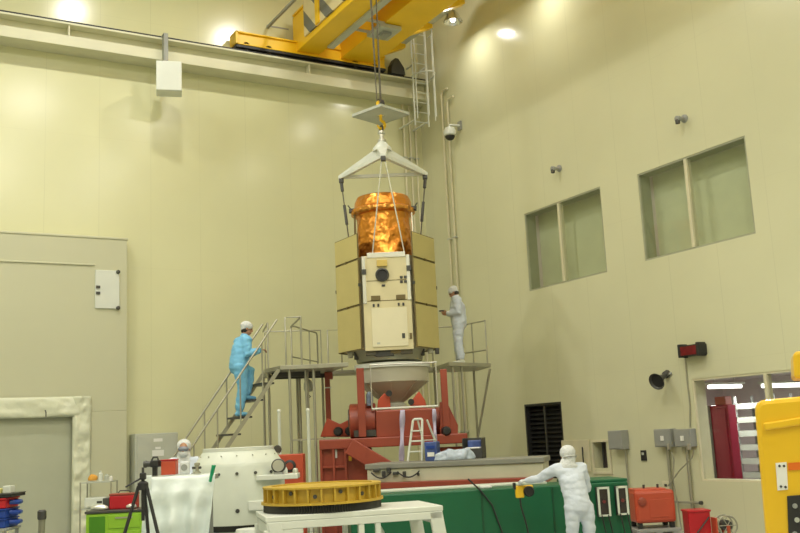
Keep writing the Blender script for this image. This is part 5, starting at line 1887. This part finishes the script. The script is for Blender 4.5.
def wall_box(px0, px1, py0, py1, lab, knob=True, cond=None, dep=.16):
    a, b = wx(px0, (py0 + py1) / 2, dep), wx(px1, (py0 + py1) / 2, dep)
    z1, z0 = wx((px0 + px1) / 2, py0, dep).z, wx((px0 + px1) / 2, py1, dep).z
    yc = (a.y + b.y) / 2; w = abs(a.y - b.y)
    k = thing('switch_box', lab, 'electrical box', (XR - .08, yc, z0))
    MB().b2(XR - dep, XR - .001, yc - w / 2, yc + w / 2, z0, z1).build('body', M_grey, k, bevel=.01)
    MB().b2(XR - dep - .012, XR - dep, yc - w / 2 + .02, yc + w / 2 - .02, z0 + .02, z1 - .02).build('door', M_grey, k, bevel=.004)
    if knob:
        MB().b2(XR - dep - .03, XR - dep - .012, yc - .05, yc + .02, (z0 + z1) / 2 - .05, (z0 + z1) / 2 + .04).build('label', M_glabel, k)
        MB().b2(XR - dep - .03, XR - dep, yc - w / 2 + .01, yc - w / 2 + .08, z0 - .05, z0 + .06).build('lever', M_alu, k)
    for (dy_, zend, rr_) in (cond or []):
        MB().tube([(XR - .05, yc + dy_, z0 + .01), (XR - .05, yc + dy_, zend)], rr_, 8).build('conduit', M_galv, k, smooth=60)
    return k, yc, z0, z1


wall_box(608, 621.5, 430.5, 449.5, 'grey electrical box beside the dark wall hatch', False, [(-.12, .02, .018)], .20)
k1, y1_, z1a, z1b = wall_box(654, 670.5, 429, 447, 'grey electrical box on the right wall, left of its twin', True, [(.0, .02, .03)])
k2, y2_, z2a, z2b = wall_box(674, 690.5, 429, 447, 'grey electrical box on the right wall, beside the lower window', True, [(.02, .02, .03)])
for (pts, lab) in (([(671.5, 452), (674, 460), (673, 480), (677, 500), (680, 520), (682, 530)], 'thin grey cable snaking down the wall between the twin grey boxes'),
                   ([(694, 450), (692, 458), (680, 470), (668, 486)], 'grey cable running diagonally from the right grey box to the wall socket'),
                   ([(685, 357), (687, 380), (690, 405), (690, 427.5)], 'thin grey cable dropping from the red display to the right grey box')):
    P_ = [wx(x, y, .10 if i < 2 and y > 440 else .03) for i, (x, y) in enumerate(pts)]
    P_ = [wx(x, y, .20 if 'diagonal' in lab else (.13 if 'snak' in lab else .025)) for (x, y) in pts]
    single(MB().tube(P_, .013, 8), 'cable', M_galv, lab, 'cable', smooth=60, loc=P_[-1])
a, b = wx(671, 501.5, .09), wx(700, 503, .09)
k = thing('wall_pipe', 'short dark horizontal pipe on the right wall under the twin grey boxes', 'pipe', b)
MB().tube([a, V((a.x, b.y, a.z))], .022, 10).build('pipe', M_galv, k, smooth=60)
MB().lathe(V((a.x, b.y, a.z)), [(.035, 0), (.035, .05)], 14, (0, -1, 0)).build('end_cap', M_dgrey, k)
for t in (.2, .8):
    y = a.y + (b.y - a.y) * t
    MB().b2(XR - .09, XR - .001, y - .015, y + .015, a.z - .03, a.z - .02).build('wall_mount', M_galv, k)
c = wx(666.5, 488, .04)
k = thing('wall_socket', 'pale wall socket above the red generator', 'socket', c)
MB().b2(XR - .05, XR - .001, c.y - .10, c.y + .10, c.z - .13, c.z + .13).build('plate', M_frame, k, bevel=.01)
for dz_ in (-.05, .05):
    MB().b2(XR - .06, XR - .05, c.y - .03, c.y + .03, c.z + dz_ - .025, c.z + dz_ + .025).build('outlet', M_dgrey, k)
c = wx(643.5, 455.5, .02)
k = thing('wall_switch', 'small black wall switch between the grey electrical boxes', 'switch', c)
MB().b2(XR - .03, XR - .001, c.y - .07, c.y + .07, c.z - .10, c.z + .10).build('plate', M_dark, k, bevel=.006)
MB().b2(XR - .045, XR - .03, c.y - .025, c.y + .025, c.z + .01, c.z + .06).build('toggle', M_lgrey, k)

# red display
a, b = wx(678, 351, .2), wx(699.5, 349.5, .2)
c = (a + b) / 2; w = abs(a.y - b.y)
k = thing('display_sign', 'red-faced black display sign high on the wall above the lower window', 'display', (XR - .1, c.y, c.z - .12))
MB().b2(XR - .20, XR - .001, c.y - w / 2, c.y + w / 2, c.z - .10, c.z + .10).build('body', M_dark, k, bevel=.01)
MB().b2(XR - .215, XR - .20, c.y - w / 2 + .07, c.y + w / 2 - .07, c.z - .085, c.z + .075).build('red_face', M_led, k)
for sg in (-1, 1):
    MB().b2(XR - .22, XR - .02, c.y + sg * (w / 2 - .04) - .035, c.y + sg * (w / 2 - .04) + .035, c.z - .12, c.z + .13).build('end_block', M_dark, k, bevel=.012)

# horn loudspeaker
c = wx(664, 376, .12)
d = V((-.85, -.16, -.36)).normalized()
k = thing('horn_speaker', 'dark grey horn loudspeaker on the right wall left of the red display', 'loudspeaker', c)
MB().lathe(c - d * .02, [(.06, -.14), (.07, -.12), (.07, -.02), (.045, .0), (.055, .10), (.09, .20), (.15, .29), (.165, .30), (.145, .29), (.08, .18), (.04, .05), (.0, .02)], 32, d, close=False).build('horn', M_dgrey, k, smooth=40)
MB().lathe(c - d * .02, [(.13, .262), (.12, .268)], 32, d).build('mouth', M_dark, k)
MB().tube([c - d * .08, V((XR - .005, c.y - .10, c.z + .04))], .025, 10).build('wall_mount', M_grey, k)

# nozzles over the upper windows
for (px, py, lab) in ((556, 168, 'small grey nozzle on the wall above the left upper window'), (681, 118, 'small grey nozzle on the wall above the right upper window')):
    c = wx(px, py, .10)
    k = thing('wall_nozzle', lab, 'nozzle', c, 'nozzles above the upper windows')
    MB().lathe(V((XR - .001, c.y, c.z)), [(.08, 0), (.08, .02), (.04, .04), (.04, .14), (.06, .16), (.06, .22), (.03, .23)], 20, (-1, 0, -.15)).build('body', M_grey, k, smooth=40)
    MB().lathe(V((XR - .20, c.y, c.z - .05)), [(.03, -.08), (.045, -.07), (.045, 0)], 14).build('wall_mount', M_dgrey, k, smooth=40)

# dome camera
c = wx(450, 136, .30)
k = thing('dome_camera', 'white dome security camera on the right wall near the corner ladder', 'camera', c)
MB().lathe(c, [(.10, -.02), (.16, .02), (.17, .12), (.12, .22), (.04, .25)], 28).build('housing', M_white, k, smooth=40)
MB().ell(c - ZA * .0, (.13, .13, .12)).build('dome', M_dark, k, smooth=180)
MB().tube([c + ZA * .24, c + ZA * .30, V((XR - .02, c.y - .05, c.z + .30))], .03, 10).build('wall_mount', M_white, k, smooth=60)
MB().b2(XR - .03, XR - .001, c.y - .14, c.y + .04, c.z + .18, c.z + .42).build('wall_plate', M_grey, k, bevel=.006)

# caged ladder and conduits in the corner
lx0, lx1 = at(415, 100, Y=21.1).x, at(428.5, 100, Y=21.1).x
lz0, lz1 = at(420, 125, Y=21.1).z, at(420, 40, Y=21.1).z
k = thing('wall_ladder', 'white caged ladder beside the runway beam in the corner', 'ladder', ((lx0 + lx1) / 2, 21.15, lz0))
for x in (lx0, lx1):
    MB().tube([(x, 21.15, lz0), (x, 21.15, lz1 + .6)], .024, 8).build('rail', M_white, k)
z = lz0 + .1
while z < lz1 + .5:
    MB().tube([(lx0, 21.15, z), (lx1, 21.15, z)], .012, 6).build('rung', M_white, k)
    z += .28
zpl = at(420, 73, Y=20.8).z
for z in (zpl, zpl + 1.2):
    pts = [V(((lx0 + lx1) / 2 + .30 * math.cos(a), 21.15 - .05 - .55 * math.sin(a), z)) for a in [math.pi * i / 12 for i in range(13)]]
    MB().tube(pts, .022, 8).build('cage_hoop', M_white, k, smooth=60)
for a in (.12, .38, .62, .88):
    a *= math.pi
    x, y = (lx0 + lx1) / 2 + .30 * math.cos(a), 21.15 - .05 - .55 * math.sin(a)
    MB().tube([(x, y, lz0 + .1), (x, y, zpl + 1.2)], .016, 6).build('cage_bar', M_white, k)
for x in (lx0, lx1):
    for z in (lz0 + .15, zpl + .35):
        MB().b2(x - .02, x + .02, 21.15, YB - .001 if z < zb else YF + .0, z - .02, z + .02).build('wall_mount', M_white, k)
for i, (px, top, mt, rd_) in enumerate(((404, 130, M_frame, .035), (410, 130, M_frame, .03), (416, 140, M_frame, .03))):
    pt_ = at(px, top, Y=YB - .06)
    kq = thing('conduit', ('left', 'middle', 'right')[i] + ' one of three cream conduits rising in the corner behind the satellite', 'conduit', (pt_.x, YB - .06, 0), 'conduits in the corner')
    MB().tube([(pt_.x, YB - .06, 0.0), (pt_.x, YB - .06, zb - .02)], rd_, 8).build('pipe', mt, kq, smooth=60)
    for z in (2, 4.5, 7, 9.5):
        MB().b2(pt_.x - .06, pt_.x + .06, YB - .1, YB - .001, z, z + .03).build('clamp', M_lgrey, kq)
for i, (px, py) in enumerate(((441, 92), (447, 100))):
    pt_ = at(px, py, X=XR - .06)
    kq = thing('conduit', ('left', 'right')[i] + ' one of two pale conduits on the right wall beside the dome camera', 'conduit', (XR - .06, pt_.y, 0), 'conduits beside the dome camera')
    MB().tube([(XR - .06, pt_.y, 0), (XR - .06, pt_.y, pt_.z - .1), (XR - .06, pt_.y - .05, pt_.z), (XR - .06, pt_.y - .3, pt_.z)], .03, 8).build('pipe', M_frame, kq, smooth=60)
    for z in (2, 4.5, 7):
        MB().b2(XR - .10, XR - .006, pt_.y - .06, pt_.y + .06, z, z + .03).build('clamp', M_lgrey, kq)

# dark buffer block on the runway by the corner
c = at(398, 80, Y=YF + .13)
a0_, a1_ = at(391.5, 78, Y=YF + .02).x, at(406, 78, Y=YF + .02).x
a0_ = max(a0_, tx1 + .05)
k = thing('end_buffer', 'dark wedge-shaped buffer on the crane runway near the corner ladder', 'buffer', ((a0_ + a1_) / 2, YF + .1, zt))
zq = zt + .075
MB().prism([(a0_, YF + .02, zq), (a1_, YF + .02, zq), (a1_ - .04, YF + .02, zq + .22), ((a0_ + a1_) / 2 + .02, YF + .02, zq + .46), ((a0_ + a1_) / 2 - .08, YF + .02, zq + .46), (a0_ + .03, YF + .02, zq + .25)], (0, .24, 0)).build('block', M_dgrey, k, bevel=.02)

# ---- floor things by the right wall
def at0(px, py, D):
    p = at(px, py, D=D); return p


p0, p1 = at(632, 505, D=16.3), at(670, 505, D=16.4)
cc = xy((p0 + p1) / 2, 0); w = (p1 - p0).length
zt3, zt4 = Dz(652, 489, 16.4), Dz(652, 526, 16.4)
AXR = (V((.40, -.915, 0)), V((.915, .40, 0)), ZA)
AXR = SAX
k = thing('pallet', 'low grey pallet under the big orange-red generator', 'pallet', cc)
MB().box(cc + ZA * (zt4 - .03), (w + .06, .75, .05), AXR).build('deck', M_grey, k, bevel=.006)
for a in (-.28, 0, .28):
    MB().box(cc + s_ * a + ZA * ((zt4 - .056) / 2), (.10, .75, zt4 - .058), AXR).build('runner', M_grey, k)
k = thing('generator', 'big orange-red generator box with rounded edges near the right wall', 'generator', cc + ZA * zt4)
MB().box(cc + ZA * ((zt3 + zt4) / 2 + .04), (w, .55, zt3 - zt4 - .09), AXR).build('body', M_red2, k, bevel=.05)
MB().box(cc + ZA * (zt3 - .005) + s_ * -.05, (w * .8, .4, .05), AXR).build('lid', M_red2, k, bevel=.015)
for a in (-1, 1):
    for b in (-.2, .2):
        MB().box(cc + s_ * (a * (w / 2 - .07)) + n_ * b + ZA * (zt4 + .045), (.08, .08, .088), AXR).build('foot', M_dark, k, bevel=.008)
MB().lathe(cc + s_ * (-w / 2 + .12) + n_ * .27 + ZA * (zt3 - .18), [(.07, 0), (.07, .03), (.05, .04)], 20, n_).build('fan_cap', M_red, k, smooth=40)
MB().box(cc + s_ * (w * .12) + n_ * .277 + ZA * (zt3 - .3), (w * .55, .01, .30), AXR).build('side_cover', M_red2, k, bevel=.005)
for a in (-.10, .14):
    MB().tube([cc + s_ * a + ZA * (zt3 + .015), cc + s_ * a + ZA * (zt3 + .08)], .02, 8).build('filler_cap', M_dgrey, k)

p0, p1 = at(687, 520, D=15.9), at(706, 520, D=16.0)
cc = xy((p0 + p1) / 2, 0); w = (p1 - p0).length
zt3 = Dz(697, 509.5, 15.9)
k = thing('fire_hose_box', 'smaller bright red box standing by the wall under the lower window', 'box', cc)
MB().box(cc + ZA * (zt3 / 2 + .03), (w, .34, zt3 - .06), SAX).build('body', M_redbright, k, bevel=.012)
MB().box(cc + ZA * (zt3 - .02), (w + .03, .37, .03), SAX).build('lid', M_redbright, k, bevel=.006)
MB().tube([cc + n_ * .19 - s_ * (w / 2 - .03) + ZA * .1, cc + n_ * .19 + s_ * (w / 2 - .03) + ZA * (zt3 - .12)], .012, 8).build('strap', M_dgrey, k)
for a in (-1, 1):
    for b in (-.12, .12):
        MB().box(cc + s_ * (a * (w / 2 - .05)) + n_ * b + ZA * .03, (.05, .05, .06), SAX).build('foot', M_dark, k)
q = at(725.5, 525, D=15.7)
rc_ = V((q.x, q.y, q.z))
k = thing('hose_reel', 'hose reel with spoked wheel and red side on the floor by the right wall', 'reel', xy(rc_, 0))
for b in (-.10, .10):
    m = MB().tube([rc_ + n_ * b + (s_ * math.cos(a) + ZA * math.sin(a)) * .155 for a in [2 * math.pi * i / 24 for i in range(25)]], .014, 8)
    m.build('wheel', M_galv, k, smooth=60)
    for i in range(6):
        a = math.pi * i / 3
        MB().tube([rc_ + n_ * b, rc_ + n_ * b + (s_ * math.cos(a) + ZA * math.sin(a)) * .155], .008, 6).build('spoke', M_galv, k)
MB().lathe(rc_ - n_ * .09, [(.085, 0), (.085, .18)], 28, n_).build('hose_coil', M_dgrey, k, smooth=40)
for a in (-1, 1):
    MB().bar(rc_ + n_ * (a * .13), xy(rc_, .012) + n_ * (a * .13) + s_ * .0, .03, .05).build('side_frame', M_red2, k)
MB().box(rc_ - s_ * .18 - ZA * .02, (.03, .24, .30), SAX).build('red_side', M_red2, k, bevel=.006)
MB().box(xy(rc_, .012), (.30, .32, .024), SAX).build('base', M_dgrey, k)

# ================================================================== YELLOW MACHINE AT THE RIGHT EDGE
DM = 6.0
def M_(px, py): return at(px, py, D=DM)


mo = M_(800, 470)
d_ = ray(763, 470); eM = V((d_.x, d_.y, 0)).normalized(); nM = -eM; sM = V((-nM.y, nM.x, 0))
if sM.dot(rt) < 0: sM = -sM
def pm(px, py, b=0.0):
    """point on the machine's front face (vertical plane through mo, facing the viewer)"""
    d = ray(px, py); t = ((mo + nM * b) - EYE).dot(nM) / d.dot(nM)
    return EYE + d * t


TL = pm(755, 412); BL = pm(766, 540)
k = thing('yellow_lift', 'yellow lifting machine with rounded corner and black control panel at the right edge', 'machine', xy(mo, 0))
dxz = (BL - TL) * (1 / (TL.z - BL.z))
foot = TL + dxz * (TL.z - .25)
poly = [V((foot.x, foot.y, .25)), TL, pm(755.5, 407), pm(757.5, 403), pm(761, 400.5), pm(766, 399.4), pm(800, 396.5), pm(860, 391)]
q = poly[-1]
poly.append(V((q.x, q.y, .25)))
MB().prism(poly, -nM * 1.1).build('cab_side', M_yel2, k, bevel=.03)
MB().bar(pm(764, 427, .012), pm(858, 412, .012), .022, .05, nM).build('pressed_ridge', M_yel2, k, bevel=.01)
fr_ = pm(781, 476, .008)
MB().prism([pm(775.5, 463, .001), pm(786.5, 462, .001), pm(788, 489.5, .001), pm(777.5, 490.5, .001)], nM * .006).build('white_label', M_glabel, k)
for (x, y) in ((779.5, 466), (784, 466), (781, 486.5), (785.5, 487)):
    MB().lathe(pm(x, y, .007), [(.008, 0), (.008, .004)], 10, nM).build('rivet', M_dgrey, k)
MB().prism([pm(788, 463, .001), pm(856, 458, .001), pm(856, 466, .001), pm(788.3, 470.5, .001)], nM * .006).build('orange_strip', M_orange, k)
MB().prism([pm(787, 496, .001), pm(856, 490, .001), pm(862, 600, .001), pm(791, 600, .001)], nM * .012).build('control_panel', M_dark, k, bevel=.004)
for i in range(5):
    for j in range(5):
        MB().lathe(pm(795 + i * 8.5 + (j % 2) * 2, 506 + j * 14, .013), [(.016, 0), (.014, .008)], 12, nM).build('button', M_lgrey if (i + j) % 2 else M_grey, k)
MB().prism([pm(793, 353.5, -.05), pm(796, 351.5, -.05), pm(856, 347, -.05), pm(856, 376, -.05), pm(794, 378.5, -.05)], -nM * .5).build('upper_guard', M_yel2, k, bevel=.02)
MB().prism([pm(835, 340, -.3), pm(856, 340, -.3), pm(858, 420, -.3), pm(837, 420, -.3)], -nM * .12).build('mast', M_yel2, k, bevel=.01)
for a in (.25, .95):
    for b in (-.15, -.95):
        c = V((foot.x, foot.y, .25)) + sM * a + nM * b
        MB().lathe(c - sM * .10 + ZA * 0, [(.22, 0), (.25, .03), (.25, .17), (.22, .20)], 28, sM).build('wheel', M_dark, k, smooth=40)

# ================================================================== RENDER SETTINGS
sc.view_settings.view_transform = 'Standard'
sc.view_settings.look = 'None'
sc.view_settings.gamma = 1.0
sc.view_settings.exposure = -0.84
sc.view_settings.use_curve_mapping = False
w = bpy.data.worlds.new('world'); sc.world = w
w.use_nodes = True
w.node_tree.nodes['Background'].inputs[0].default_value = (0.6, 0.6, 0.55, 1)
w.node_tree.nodes['Background'].inputs[1].default_value = 0.05
try:
    sc.cycles.use_denoising = True
    sc.cycles.max_bounces = 10
    sc.cycles.diffuse_bounces = 6
    sc.cycles.sample_clamp_indirect = 4
except Exception:
    pass
